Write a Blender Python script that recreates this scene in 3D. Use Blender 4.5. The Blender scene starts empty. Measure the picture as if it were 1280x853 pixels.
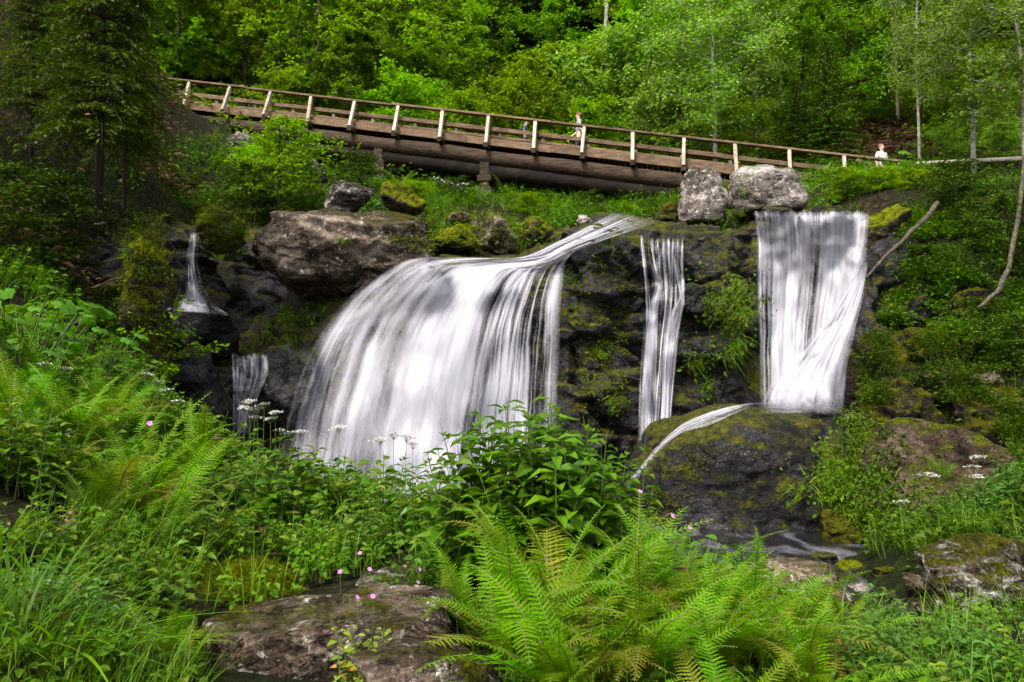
import bpy, bmesh, math, random
import numpy as np
from mathutils import Vector, Matrix, noise, Quaternion
from mathutils.bvhtree import BVHTree

sc = bpy.context.scene
COL = sc.collection
PI = math.pi
R = math.radians

# ------------------------------------------------------------------ camera
EYE = 2.15
FPX = 1000.0
PITCH = math.atan(53.5 / FPX)
cam_d = bpy.data.cameras.new('camera')
cam = bpy.data.objects.new('camera', cam_d)
COL.objects.link(cam)
cam.location = (0, 0, EYE)
cam.rotation_euler = (PI / 2 + PITCH, 0, 0)
cam_d.sensor_width = 36
cam_d.lens = 36 * FPX / 1280
cam_d.clip_start = 0.05
cam_d.clip_end = 1000
sc.camera = cam


def ray(px, py):
    a = (px - 640) / FPX
    b = -(py - 426.5) / FPX
    return Vector((a, math.cos(PITCH) - b * math.sin(PITCH), math.sin(PITCH) + b * math.cos(PITCH)))


def P(px, py, Y):
    """World point that stands Y metres in front of the viewpoint on the sight line of a photo pixel."""
    d = ray(px, py)
    t = Y / d.y
    return Vector((d.x * t, Y, EYE + d.z * t))


# ------------------------------------------------------------------ helpers
def tag(o, label=None, cat=None, group=None, kind=None):
    if label: o['label'] = label
    if cat: o['category'] = cat
    if group: o['group'] = group
    if kind: o['kind'] = kind
    return o


def empty(name, loc=(0, 0, 0), rz=0.0, scale=1.0):
    o = bpy.data.objects.new(name, None)
    o.empty_display_size = 0.2
    COL.objects.link(o)
    o.location = loc
    o.rotation_euler = (0, 0, rz)
    o.scale = (scale, scale, scale)
    return o


def copy_tree(o, parent=None):
    c = o.copy()
    COL.objects.link(c)
    if parent is not None:
        c.parent = parent
    for ch in list(o.children):
        copy_tree(ch, c)
    return c


class MB:
    """Collects vertices and faces (tris or quads) and links them as ONE mesh object."""

    def __init__(self):
        self.v = []; self.n = 0
        self.f3 = []; self.f4 = []; self.m3 = []; self.m4 = []
        self.uv = None

    def add(self, v, f, mat=0):
        v = np.asarray(v, dtype=np.float64).reshape(-1, 3)
        f = np.asarray(f, dtype=np.int64)
        if len(f):
            if f.shape[1] == 3:
                self.f3.append(f + self.n); self.m3.append(np.full(len(f), mat))
            else:
                self.f4.append(f + self.n); self.m4.append(np.full(len(f), mat))
        self.v.append(v)
        self.n += len(v)

    def tube(self, pts, rad, seg=7, mat=0, cap=True, wob=0.0, rnd=None):
        pts = [Vector(p) for p in pts]
        n = len(pts)
        vs = []
        ref = None
        for i, p in enumerate(pts):
            t = (pts[min(i + 1, n - 1)] - pts[max(i - 1, 0)])
            if t.length < 1e-9: t = Vector((0, 0, 1))
            t.normalize()
            if ref is None:
                ref = t.orthogonal().normalized()
            else:
                ref = (ref - t * ref.dot(t))
                ref = ref.normalized() if ref.length > 1e-6 else t.orthogonal().normalized()
            b = t.cross(ref)
            r = rad[i] if hasattr(rad, '__len__') else rad
            for k in range(seg):
                a = 2 * PI * k / seg
                rr = r * (1 + (rnd.uniform(-wob, wob) if rnd else 0))
                vs.append(p + ref * (math.cos(a) * rr) + b * (math.sin(a) * rr))
        fs = []
        for i in range(n - 1):
            for k in range(seg):
                k2 = (k + 1) % seg
                fs.append((i * seg + k, i * seg + k2, (i + 1) * seg + k2, (i + 1) * seg + k))
        self.add([tuple(x) for x in vs], fs, mat)
        if cap:
            base = self.n - len(vs)
            c0 = self.n
            self.v.append(np.array([tuple(pts[0]), tuple(pts[-1])])); self.n += 2
            f = []
            for k in range(seg):
                k2 = (k + 1) % seg
                f.append((c0, base + k2, base + k))
                f.append((c0 + 1, base + (n - 1) * seg + k, base + (n - 1) * seg + k2))
            self.f3.append(np.array(f)); self.m3.append(np.full(len(f), mat))

    def beam(self, a, b, w, h, up=(0, 0, 1), mat=0, side=None, bevel=0.012):
        """A squared timber from a to b: w across, h along up, with chamfered edges."""
        a, b = Vector(a), Vector(b)
        t = (b - a).normalized()
        u = Vector(up); u = (u - t * u.dot(t)).normalized()
        s = t.cross(u)
        c = min(bevel, w * .3, h * .3)
        prof = [(-w / 2 + c, -h / 2), (w / 2 - c, -h / 2), (w / 2, -h / 2 + c), (w / 2, h / 2 - c),
                (w / 2 - c, h / 2), (-w / 2 + c, h / 2), (-w / 2, h / 2 - c), (-w / 2, -h / 2 + c)]
        vs = [tuple(p + s * x + u * y) for p in (a, b) for x, y in prof]
        fs = [(k, (k + 1) % 8, 8 + (k + 1) % 8, 8 + k) for k in range(8)]
        self.add(vs, fs, mat)
        o = self.n - 16
        caps = []
        for q in (o, o + 8):
            for k in range(1, 7):
                caps.append((q, q + k, q + k + 1))
        self.f3.append(np.array(caps)); self.m3.append(np.full(len(caps), mat))

    def leaves(self, pos, d, nrm, L, W, fold=0.18, shape=0, mat=0, droop=0.0):
        """Many leaves at once. shape 0: diamond (2 tris), 1: ovate with midrib (8 tris), 2: needle spray/blade."""
        pos = np.asarray(pos, float); d = np.asarray(d, float); nrm = np.asarray(nrm, float)
        N = len(pos)
        if N == 0: return
        L = np.broadcast_to(np.asarray(L, float), (N,))[:, None]
        W = np.broadcast_to(np.asarray(W, float), (N,))[:, None]
        d = d / (np.linalg.norm(d, axis=1, keepdims=True) + 1e-9)
        s = np.cross(d, nrm); s /= (np.linalg.norm(s, axis=1, keepdims=True) + 1e-9)
        n = np.cross(s, d)
        if shape == 0:
            pr = [(0, 0, 0), (.45, -.5, fold), (1, 0, -droop), (.45, .5, fold)]
            tr = [(0, 3, 2), (0, 2, 1)]
        elif shape == 1:
            pr = [(0, 0, 0), (.22, -.38, fold * .8), (.5, -.5, fold), (.8, -.24, fold * .5 - droop * .6), (1, 0, -droop),
                  (.8, .24, fold * .5 - droop * .6), (.5, .5, fold), (.22, .38, fold * .8), (.5, 0, 0)]
            tr = [(0, 8, 1), (1, 8, 2), (2, 8, 3), (3, 8, 4), (4, 8, 5), (5, 8, 6), (6, 8, 7), (7, 8, 0)]
        else:
            pr = [(0, -.35, 0), (0, .35, 0), (.6, .5, .02), (.6, -.5, .02), (1, 0, -droop)]
            tr = [(0, 1, 2), (0, 2, 3), (3, 2, 4)]
        k = len(pr)
        V = np.empty((N, k, 3))
        for i, (a, b, c) in enumerate(pr):
            V[:, i] = pos + d * (L * a) + s * (W * b) + n * (L * c)
        F = (np.array(tr)[None] + (np.arange(N) * k)[:, None, None]).reshape(-1, 3)
        self.add(V.reshape(-1, 3), F, mat)

    def blades(self, root, d0, bend, L, W, seg=4, mat=0):
        """Grass blades: root points, start directions, bend vectors (added quadratically), lengths and widths."""
        root = np.asarray(root, float); d0 = np.asarray(d0, float); bend = np.asarray(bend, float)
        N = len(root)
        if N == 0: return
        L = np.broadcast_to(np.asarray(L, float), (N,))[:, None]; W = np.broadcast_to(np.asarray(W, float), (N,))[:, None]
        side = np.cross(d0, bend + np.array([1e-4, 2e-4, 0])); side /= (np.linalg.norm(side, axis=1, keepdims=True) + 1e-9)
        V = np.empty((N, 2 * seg + 1, 3))
        for i in range(seg):
            t = i / seg
            p = root + d0 * (L * t) + bend * (L * t * t)
            w = W * (0.6 + 0.8 * t if t < .4 else (0.92 * (1 - (t - .4) / .6) + .05)) * .5
            V[:, 2 * i] = p - side * w
            V[:, 2 * i + 1] = p + side * w
        V[:, 2 * seg] = root + d0 * L + bend * L
        tr = []
        for i in range(seg - 1):
            a = 2 * i
            tr += [(a, a + 1, a + 3), (a, a + 3, a + 2)]
        a = 2 * (seg - 1)
        tr.append((a, a + 1, a + 2))
        k = 2 * seg + 1
        F = (np.array(tr)[None] + (np.arange(N) * k)[:, None, None]).reshape(-1, 3)
        self.add(V.reshape(-1, 3), F, mat)

    def arrays(self):
        V = np.concatenate(self.v) if self.v else np.zeros((0, 3))
        return V

    def mesh(self, name, mats, smooth=False):
        V = self.arrays()
        me = bpy.data.meshes.new(name)
        f3 = np.concatenate(self.f3) if self.f3 else np.zeros((0, 3), int)
        f4 = np.concatenate(self.f4) if self.f4 else np.zeros((0, 4), int)
        m = np.concatenate([np.concatenate(x) if x else np.zeros(0) for x in (self.m3, self.m4)]).astype(np.int32)
        me.vertices.add(len(V))
        me.vertices.foreach_set('co', V.astype(np.float32).ravel())
        nl = f3.size + f4.size
        me.loops.add(nl)
        me.loops.foreach_set('vertex_index', np.concatenate([f3.ravel(), f4.ravel()]).astype(np.int32))
        me.polygons.add(len(f3) + len(f4))
        ls = np.concatenate([np.arange(len(f3)) * 3, f3.size + np.arange(len(f4)) * 4]).astype(np.int32)
        me.polygons.foreach_set('loop_start', ls)
        me.polygons.foreach_set('material_index', m)
        me.polygons.foreach_set('use_smooth', np.full(len(ls), smooth))
        if not isinstance(mats, (list, tuple)): mats = [mats]
        for x in mats: me.materials.append(x)
        me.update(calc_edges=True)
        return me

    def build(self, name, mats, parent=None, smooth=False, loc=None):
        o = bpy.data.objects.new(name, self.mesh(name, mats, smooth))
        COL.objects.link(o)
        if parent is not None: o.parent = parent
        if loc is not None: o.location = loc
        return o


def link(name, me, parent=None, loc=(0, 0, 0), rot=(0, 0, 0), scale=(1, 1, 1)):
    o = bpy.data.objects.new(name, me)
    COL.objects.link(o)
    o.location = loc; o.rotation_euler = rot
    o.scale = scale if hasattr(scale, '__len__') else (scale,) * 3
    if parent is not None: o.parent = parent
    return o


def smoothstep(a, b, x):
    t = np.clip((x - a) / (b - a), 0, 1)
    return t * t * (3 - 2 * t)


def fbm(p, oct=4, H=1.0, lac=2.0):
    return noise.fractal(p, H, lac, oct)


def cr(pts, n):
    """Catmull-Rom resampling of a polyline (array k x d) to n points, uniform in index."""
    pts = np.asarray(pts, float)
    k = len(pts)
    t = np.linspace(0, k - 1, n)
    i = np.clip(np.floor(t).astype(int), 0, k - 2)
    f = (t - i)[:, None]
    p0 = pts[np.clip(i - 1, 0, k - 1)]; p1 = pts[i]; p2 = pts[i + 1]; p3 = pts[np.clip(i + 2, 0, k - 1)]
    return 0.5 * (2 * p1 + (p2 - p0) * f + (2 * p0 - 5 * p1 + 4 * p2 - p3) * f ** 2 + (3 * p1 - p0 - 3 * p2 + p3) * f ** 3)


# ------------------------------------------------------------------ materials
class NT:
    def __init__(self, name):
        self.m = bpy.data.materials.new(name)
        self.m.use_nodes = True
        self.t = self.m.node_tree
        self.t.nodes.clear()
        self.out = self.t.nodes.new('ShaderNodeOutputMaterial')

    def n(self, typ, ins=None, **kw):
        nd = self.t.nodes.new('ShaderNode' + typ)
        for k, v in kw.items(): setattr(nd, k, v)
        if ins:
            for k, v in ins.items(): self.set(nd, k, v)
        return nd

    def set(self, nd, k, v):
        s = nd.inputs[k]
        if isinstance(v, bpy.types.NodeSocket):
            self.t.links.new(v, s)
        else:
            if s.type == 'RGBA' and len(v) == 3: v = (*v, 1)
            s.default_value = v

    def noise(self, scale, detail=4, rough=.55, vec=None, dist=0.0):
        nd = self.n('TexNoise', {'Scale': scale, 'Detail': detail, 'Roughness': rough, 'Distortion': dist})
        if vec is not None: self.set(nd, 'Vector', vec)
        return nd.outputs['Fac']

    def math(self, op, a, b=0.0, c=0.0, clamp=False):
        nd = self.n('Math', operation=op, use_clamp=clamp)
        self.set(nd, 0, a); self.set(nd, 1, b); self.set(nd, 2, c)
        return nd.outputs[0]

    def mix(self, fac, a, b, mode='MIX'):
        nd = self.n('Mix', data_type='RGBA', blend_type=mode)
        self.set(nd, 0, fac); self.set(nd, 6, a); self.set(nd, 7, b)
        return nd.outputs[2]

    def ramp(self, fac, stops):
        nd = self.n('ValToRGB')
        e = nd.color_ramp.elements
        while len(e) < len(stops): e.new(0.5)
        for el, (p, c) in zip(e, stops):
            el.position = p
            el.color = (*c, 1) if len(c) == 3 else c
        self.set(nd, 'Fac', fac)
        return nd.outputs['Color']

    def rng(self, v, a, b, c=0.0, d=1.0):
        nd = self.n('MapRange', {'Value': v, 'From Min': a, 'From Max': b, 'To Min': c, 'To Max': d}, clamp=True)
        return nd.outputs[0]

    def finish(self, shader, disp=None):
        self.t.links.new(shader, self.out.inputs['Surface'])
        return self.m


def mat_leaf(name, c1, c2, trans=0.35, gloss=0.25, rough=.45, c3=None, hue=0.0, tint=None):
    """Leaf: colour varies per leaf and per plant; thin and translucent."""
    m = NT(name)
    isl = m.n('NewGeometry').outputs['Random Per Island']
    oi = m.n('ObjectInfo').outputs['Random']
    pos = m.n('NewGeometry').outputs['Position']
    patch = m.rng(m.noise(.55, 4, .6, pos), .34, .66)
    col = m.mix(m.math('ADD', m.math('MULTIPLY', isl, .55), m.math('MULTIPLY', patch, .45)), c1, c2)
    if c3:
        k = m.rng(isl, .9, 1.0)
        k = m.math('MULTIPLY', k, .7)
        col = m.mix(k, col, c3)
    hv = m.n('HueSaturation', {'Hue': m.rng(oi, 0, 1, .492 - hue, .508 + hue), 'Saturation': 1.0,
                               'Value': m.rng(oi, 0, 1, .72, 1.25), 'Color': col}).outputs[0]
    pr = m.n('BsdfPrincipled', {'Base Color': hv, 'Roughness': rough, 'Specular IOR Level': gloss})
    tcol = m.mix(1.0, hv, (1.2, 1.3, .35), 'MULTIPLY')
    tr = m.n('BsdfTranslucent', {'Color': tcol})
    mx = m.n('MixShader', {'Fac': trans})
    m.t.links.new(pr.outputs[0], mx.inputs[1]); m.t.links.new(tr.outputs[0], mx.inputs[2])
    return m.finish(mx.outputs[0])


def mat_simple(name, c, rough=.6, var=.25, scale=8.0, spec=.3, bump=0.0):
    m = NT(name)
    v = m.n('TexCoord').outputs['Object']
    f = m.noise(scale, 4, .6, v)
    col = m.mix(m.rng(f, .3, .7), tuple(x * (1 - var) for x in c), tuple(min(1, x * (1 + var)) for x in c))
    pr = m.n('BsdfPrincipled', {'Base Color': col, 'Roughness': rough, 'Specular IOR Level': spec})
    if bump:
        b = m.n('Bump', {'Strength': bump, 'Distance': .02, 'Height': f})
        m.set(pr, 'Normal', b.outputs[0])
    return m.finish(pr.outputs[0])


def mat_rock(name, dark, mid, light, moss=.4, mosscol=(.075, .1, .01), rough=(.55, .85), wet=0.0, lichen=0.0, scale=1.0,
             mossbias=0.0, ao_dark=None):
    """Weathered stone: three tones, strata, pits, moss that grows on upward faces in patches, pale lichen spots."""
    m = NT(name)
    geo = m.n('NewGeometry')
    pos = geo.outputs['Position']
    sx = m.n('Mapping', {'Vector': pos, 'Scale': (scale, scale, scale * 1.5), 'Rotation': (.25, .12, 0)}).outputs[0]
    big = m.noise(.9, 6, .62, sx, .6)
    fine = m.noise(9.0, 8, .7, sx, .3)
    col = m.ramp(m.math('ADD', m.math('MULTIPLY', big, .62), m.math('MULTIPLY', fine, .38)),
                 [(.40, dark), (.5, mid), (.61, light)])
    fv = m.n('TexVoronoi', {'Scale': 3.2, 'Vector': m.n('Mapping', {'Vector': sx, 'Rotation': (.3, .2, .5)}).outputs[0], 'Randomness': 1.0}, distance='CHEBYCHEV', feature='F1')
    facet = fv.outputs['Distance']
    tone = m.n('SeparateXYZ', {0: fv.outputs['Color']}).outputs[0]
    col = m.mix(m.math('MULTIPLY', tone, .45), col, dark)
    cn = m.noise(1.7, 6, .55, m.n('Mapping', {'Vector': sx, 'Location': (3, 1, 7)}).outputs[0], 1.2)
    crack = m.rng(m.math('ABSOLUTE', m.math('SUBTRACT', cn, .5)), .0, .02)
    crack = m.math('MAXIMUM', crack, m.rng(big, .5, .56))
    col = m.mix(crack, tuple(x * .5 for x in dark), col)
    if wet:
        wf = m.noise(24.0, 5, .8, pos, .2)
        col = m.mix(m.math('MULTIPLY', m.rng(wf, .56, .68), m.rng(big, .42, .6)), col, (.16, .15, .165))  # pale lilac-grey specks: wet sheen painted into the stone colour
    if lichen:
        sp = m.noise(6.0, 5, .75, pos, .8)
        k = m.rng(sp, .60 - .12 * lichen, .66)
        col = m.mix(m.math('MULTIPLY', k, .8), col, (.42, .41, .36))
    gr = m.noise(38.0, 4, .75, pos)
    nz = m.n('SeparateXYZ', {0: geo.outputs['Normal']}).outputs[2]
    mn = m.math('ADD', m.math('MULTIPLY', m.noise(2.3, 7, .7, pos, .5), .6), m.math('MULTIPLY', m.noise(.55, 3, .5, pos), .4))
    mf = m.math('ADD', m.math('MULTIPLY', nz, .22), m.math('ADD', mn, m.math('MULTIPLY', m.math('SUBTRACT', gr, .5), .25)))
    th = .86 - moss * .55
    k = m.rng(mf, th, th + .09)
    mcol = m.mix(m.rng(m.noise(7, 6, .75, pos), .36, .64), tuple(x * .25 for x in mosscol), tuple(x * 1.5 for x in mosscol))
    col = m.mix(k, col, mcol)
    col = m.mix(1.0, col, m.ramp(gr, [(.36, (.35, .35, .35)), (.5, (1, 1, 1)), (.66, (1.9, 1.85, 1.75))]), 'MULTIPLY')
    ro = m.math('ADD', m.math('MULTIPLY', m.rng(fine, .3, .7), rough[1] - rough[0]), rough[0])
    ro = m.math('MAXIMUM', ro, m.math('MULTIPLY', k, .95))
    pr = m.n('BsdfPrincipled', {'Base Color': col, 'Roughness': ro, 'Specular IOR Level': .06 + .14 * wet})
    h = m.math('ADD', m.math('MULTIPLY', big, .8), m.math('MULTIPLY', fine, .3))
    h = m.math('ADD', h, m.math('MULTIPLY', crack, .12))
    h = m.math('ADD', h, m.math('MULTIPLY', facet, .55))
    h = m.math('ADD', h, m.math('MULTIPLY', m.math('MULTIPLY', k, m.noise(30, 3, .6, pos)), .25))
    h = m.math('ADD', h, m.math('MULTIPLY', gr, .12))
    b = m.n('Bump', {'Strength': .9, 'Distance': .12, 'Height': h})
    m.set(pr, 'Normal', b.outputs[0])
    return m.finish(pr.outputs[0])


def mat_ground():
    m = NT('soil')
    geo = m.n('NewGeometry')
    pos = geo.outputs['Position']
    big = m.noise(.35, 6, .6, pos)
    fine = m.noise(7, 8, .7, pos)
    lit = m.noise(22, 6, .8, pos, .4)
    f2 = m.math('ADD', m.math('MULTIPLY', fine, .5), m.math('MULTIPLY', lit, .5))
    soil = m.ramp(f2, [(.40, (.002, .0014, .001)), (.5, (.014, .008, .0045)), (.6, (.055, .033, .019))])
    green = m.ramp(f2, [(.40, (.002, .003, .0008)), (.52, (.010, .016, .0012)), (.62, (.034, .045, .003))])
    col = m.mix(m.rng(big, .4, .56), soil, green)
    pr = m.n('BsdfPrincipled', {'Base Color': col, 'Roughness': .95, 'Specular IOR Level': .1})
    b = m.n('Bump', {'Strength': 1.0, 'Distance': .15, 'Height': fine})
    m.set(pr, 'Normal', b.outputs[0])
    return m.finish(pr.outputs[0])


def mat_wood(name, c1, c2, along=(.06, 1, 1), rough=.75, dirt=.5):
    m = NT(name)
    v = m.n('TexCoord').outputs['UV']
    oc = m.n('TexCoord').outputs['Object']
    g = m.noise(1.0, 6, .65, m.n('Mapping', {'Vector': oc, 'Scale': tuple(14 * a for a in along)}).outputs[0], .4)
    s = m.noise(1.2, 5, .6, oc)
    oi = m.n('ObjectInfo').outputs['Random']
    col = m.mix(m.rng(g, .32, .68), c1, c2)
    col = m.mix(m.math('MULTIPLY', m.rng(s, .5, .68), dirt), col, (.025, .02, .012))
    col = m.n('HueSaturation', {'Value': m.rng(oi, 0, 1, .8, 1.2), 'Color': col}).outputs[0]
    pr = m.n('BsdfPrincipled', {'Base Color': col, 'Roughness': rough, 'Specular IOR Level': .06})
    b = m.n('Bump', {'Strength': .8, 'Distance': .03, 'Height': m.math('ADD', g, s)})
    m.set(pr, 'Normal', b.outputs[0])
    return m.finish(pr.outputs[0])


def mat_bark(name, c1, c2, stretch=(1, 1, .25), scale=9.0, moss=0.0):
    m = NT(name)
    oc = m.n('TexCoord').outputs['Object']
    g = m.noise(scale, 7, .7, m.n('Mapping', {'Vector': oc, 'Scale': stretch}).outputs[0], .5)
    col = m.mix(m.rng(g, .35, .65), c1, c2)
    if moss:
        col = m.mix(m.math('MULTIPLY', m.rng(m.noise(1.6, 5, .6, oc), .5, .62), moss), col, (.06, .085, .012))
    pr = m.n('BsdfPrincipled', {'Base Color': col, 'Roughness': .9, 'Specular IOR Level': .15})
    b = m.n('Bump', {'Strength': .8, 'Distance': .03, 'Height': g})
    m.set(pr, 'Normal', b.outputs[0])
    return m.finish(pr.outputs[0])


def mat_falls(name, dens, fine=60.0, seed=0.0, soft=.35, vs=1.0, vfr=.05, thread=None, broken=1.2, vend=.93, along=None, colour=(.44, .426, .468)):
    """Falling water: white veil whose threads run down the flow (UV: u across, v along), clear between the threads."""
    m = NT(name)
    uv = m.n('UVMap', uv_map='flow').outputs[0]
    s = m.n('SeparateXYZ', {0: uv})
    u, v = s.outputs[0], s.outputs[1]
    base = m.ramp(u, [(p, (x, x, x)) for p, x in dens])
    wob = m.noise(2.2, 3, .5, m.n('Mapping', {'Vector': uv, 'Scale': (4, 2.8, 1), 'Location': (seed, 0, 0)}).outputs[0])
    uvw = m.n('CombineXYZ', {0: m.math('ADD', u, m.math('MULTIPLY', m.math('SUBTRACT', wob, .5), .035)), 1: v, 2: seed}).outputs[0]
    a = m.noise(1.0, 3, .55, m.n('Mapping', {'Vector': uvw, 'Scale': (fine, 1.1 * vs, 1)}).outputs[0])
    b = m.noise(1.0, 4, .6, m.n('Mapping', {'Vector': uvw, 'Scale': (fine * .27, .8 * vs, 1), 'Location': (7, 3, 0)}).outputs[0])
    c = m.noise(1.0, 3, .6, m.n('Mapping', {'Vector': uvw, 'Scale': (11, 1.6 * vs, 1), 'Location': (2, 9, 0)}).outputs[0])
    st = m.math('ADD', m.math('MULTIPLY', a, .42), m.math('MULTIPLY', b, .38))
    st = m.math('ADD', st, m.math('MULTIPLY', c, .2))
    patch = m.noise(1.0, 4, .6, m.n('Mapping', {'Vector': uv, 'Scale': (5, 3.2 * vs, 1), 'Location': (seed * 3, 4, 0)}).outputs[0], .8)
    amp = m.n('SeparateXYZ', {0: m.ramp(u, [(p, (x, x, x)) for p, x in (thread or [(0, .5), (1, .5)])])}).outputs[0]
    x = m.math('MULTIPLY', m.math('SUBTRACT', a, .5), m.math('MULTIPLY', amp, 2.6))
    x = m.math('ADD', x, m.math('MULTIPLY', m.math('SUBTRACT', b, .5), m.math('ADD', m.math('MULTIPLY', amp, 1.3), .8)))
    x = m.math('ADD', x, m.math('MULTIPLY', m.math('SUBTRACT', c, .5), 1.1))
    x = m.math('ADD', x, m.math('MULTIPLY', m.math('SUBTRACT', patch, .5), broken))
    x = m.math('ADD', x, base)
    if along:
        x = m.math('ADD', x, m.math('SUBTRACT', m.n('SeparateXYZ', {0: m.ramp(v, [(p, (q, q, q)) for p, q in along])}).outputs[0], .5))
    al = m.rng(x, .5 - soft, .5 + soft)
    edge = m.math('MULTIPLY', m.rng(m.math('ADD', u, m.math('MULTIPLY', m.math('SUBTRACT', b, .5), .08)), 0, .05),
                  m.rng(m.math('ADD', u, m.math('MULTIPLY', m.math('SUBTRACT', b, .5), .08)), 1, .95))
    al = m.math('MULTIPLY', al, edge)
    v2 = m.math('ADD', v, m.math('MULTIPLY', m.math('SUBTRACT', b, .62), vfr))
    al = m.math('MULTIPLY', al, m.math('MULTIPLY', m.rng(v2, 0, .05), m.rng(m.math('ADD', v, m.math('MULTIPLY', m.math('SUBTRACT', a, .5), .06)), 1.0, vend)))
    df = m.n('BsdfPrincipled', {'Base Color': colour, 'Roughness': .55, 'Specular IOR Level': .3})
    bp = m.n('Bump', {'Strength': .22, 'Distance': .1, 'Height': m.math('ADD', m.math('MULTIPLY', b, .6), m.math('MULTIPLY', c, .4))})
    m.set(df, 'Normal', bp.outputs[0])
    tl = m.n('BsdfTranslucent', {'Color': colour})
    mx = m.n('MixShader', {'Fac': .3})
    m.t.links.new(df.outputs[0], mx.inputs[1]); m.t.links.new(tl.outputs[0], mx.inputs[2])
    tp = m.n('BsdfTransparent')
    m2 = m.n('MixShader', {'Fac': al})
    m.t.links.new(tp.outputs[0], m2.inputs[1]); m.t.links.new(mx.outputs[0], m2.inputs[2])
    return m.finish(m2.outputs[0])


def mat_stream():
    m = NT('stream_water')
    geo = m.n('NewGeometry')
    pos = geo.outputs['Position']
    n1 = m.noise(1.6, 5, .6, m.n('Mapping', {'Vector': pos, 'Scale': (1.2, .6, 1), 'Rotation': (0, 0, .4)}).outputs[0], 1.2)
    n2 = m.noise(5.0, 4, .6, pos, .5)
    foam = m.rng(m.math('ADD', n1, m.math('MULTIPLY', n2, .15)), .56, 1.05)
    col = m.mix(foam, (.008, .008, .009), (.26, .25, .29))  # milky lilac-grey patches paint the sky's reflection as well as foam
    pr = m.n('BsdfPrincipled', {'Base Color': col, 'Roughness': m.math('ADD', m.math('MULTIPLY', foam, .4), .12),
                                'Specular IOR Level': .6})
    b = m.n('Bump', {'Strength': .35, 'Distance': .08, 'Height': m.math('ADD', n1, m.math('MULTIPLY', n2, .3))})
    m.set(pr, 'Normal', b.outputs[0])
    return m.finish(pr.outputs[0])


M = {}
# foliage
M['fern'] = mat_leaf('fern_green', (.058, .145, .0012), (.150, .30, .0025), .5, .08, .55, hue=.012, c3=(.20, .22, .01))
M['fern_old'] = mat_leaf('old_fern_green', (.09, .10, .004), (.19, .19, .012), .4, .08, .6, hue=.012, c3=(.16, .08, .02))
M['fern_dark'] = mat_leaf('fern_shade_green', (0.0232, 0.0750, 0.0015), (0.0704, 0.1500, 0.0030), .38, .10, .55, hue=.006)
M['nettle'] = mat_leaf('nettle_green', (.040, .115, .002), (.125, .225, .005), .42, .2, .4)
M['herb'] = mat_leaf('herb_green', (0.0149, 0.0600, 0.0020), (0.0870, 0.1750, 0.0030), .36, .15, .45, c3=(0.1500, 0.1500, 0.0150))
M['herb_cool'] = mat_leaf('cool_herb_green', (.026, .085, .006), (.085, .175, .014), .38, .25, .4)
M['grass'] = mat_leaf('grass_green', (.035, .11, .002), (.13, .235, .005), .45, .15, .45, c3=(.18, .16, .04))
M['drygrass'] = mat_leaf('hanging_grass_green', (.045, .095, .0015), (.13, .20, .003), .4, .1, .5, c3=(.18, .12, .02))
M['pale'] = mat_leaf('pale_herb_green', (.09, .14, .008), (.19, .24, .03), .4, .1, .5, c3=(.5, .10, .02))
M['broad'] = mat_leaf('broad_leaf_green', (0.0332, 0.1100, 0.0020), (0.0829, 0.1800, 0.0040), .38, .25, .4)
M['beech'] = mat_leaf('beech_green', (.085, .18, .0010), (.21, .34, .002), .52, .08, .5, hue=.010)
M['maple'] = mat_leaf('maple_green', (.050, .125, .0015), (.145, .255, .003), .48, .10, .5, hue=.008)
M['birch'] = mat_leaf('birch_green', (.080, .165, .010), (.20, .31, .026), .48, .2, .45, c3=(.30, .36, .14))
M['spruce'] = mat_leaf('spruce_green', (0.0083, 0.0320, 0.0010), (0.0373, 0.0900, 0.0020), .28, .1, .5)
M['spruce_tip'] = mat_leaf('spruce_tip_green', (0.0183, 0.0500, 0.0010), (0.0787, 0.1500, 0.0030), .32, .1, .5)
M['spruce_near'] = mat_leaf('shaded_spruce_green', (.006, .015, .001), (.080, .125, .003), .28, .08, .6)  # dark interior shade and lit spray tips are put into these leaf colours
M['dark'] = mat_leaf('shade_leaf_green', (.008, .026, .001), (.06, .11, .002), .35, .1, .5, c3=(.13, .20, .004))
M['slope'] = mat_leaf('slope_leaf_green', (.010, .034, .001), (.075, .145, .002), .38, .12, .5, c3=(.17, .24, .01))
M['moss'] = mat_leaf('moss_green', (.035, .050, .001), (.15, .185, .002), .25, .05, .9)
M['dead'] = mat_leaf('dead_twig_brown', (.025, .013, .007), (.11, .060, .033), .1, .1, .8)
M['stem'] = mat_simple('plant_stem', (.05, .08, .015), .7)
M['fstem'] = mat_simple('fern_stem', (.08, .09, .015), .7)
M['twig'] = mat_bark('twig_bark', (.02, .014, .01), (.07, .05, .035))
M['bark'] = mat_bark('tree_bark', (.012, .010, .007), (.055, .042, .03), moss=.5)
M['bark_dark'] = mat_bark('dark_bark', (.008, .006, .005), (.03, .022, .016), moss=.35)
M['bark_pale'] = mat_bark('birch_bark', (.08, .07, .055), (.30, .28, .24), stretch=(.6, .6, 1.2), scale=5)
M['bark_grey'] = mat_bark('grey_bark', (.012, .010, .007), (.095, .078, .058), stretch=(1, 1, .45), scale=16, moss=.5)
M['white_petal'] = mat_simple('white_petal', (.36, .35, .30), .7, .1)
M['pink_petal'] = mat_simple('pink_petal', (.50, .13, .40), .7, .1)
M['orange_leaf'] = mat_leaf('orange_leaf', (.4, .08, .02), (.5, .16, .05), .3, .2, .5)
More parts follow.
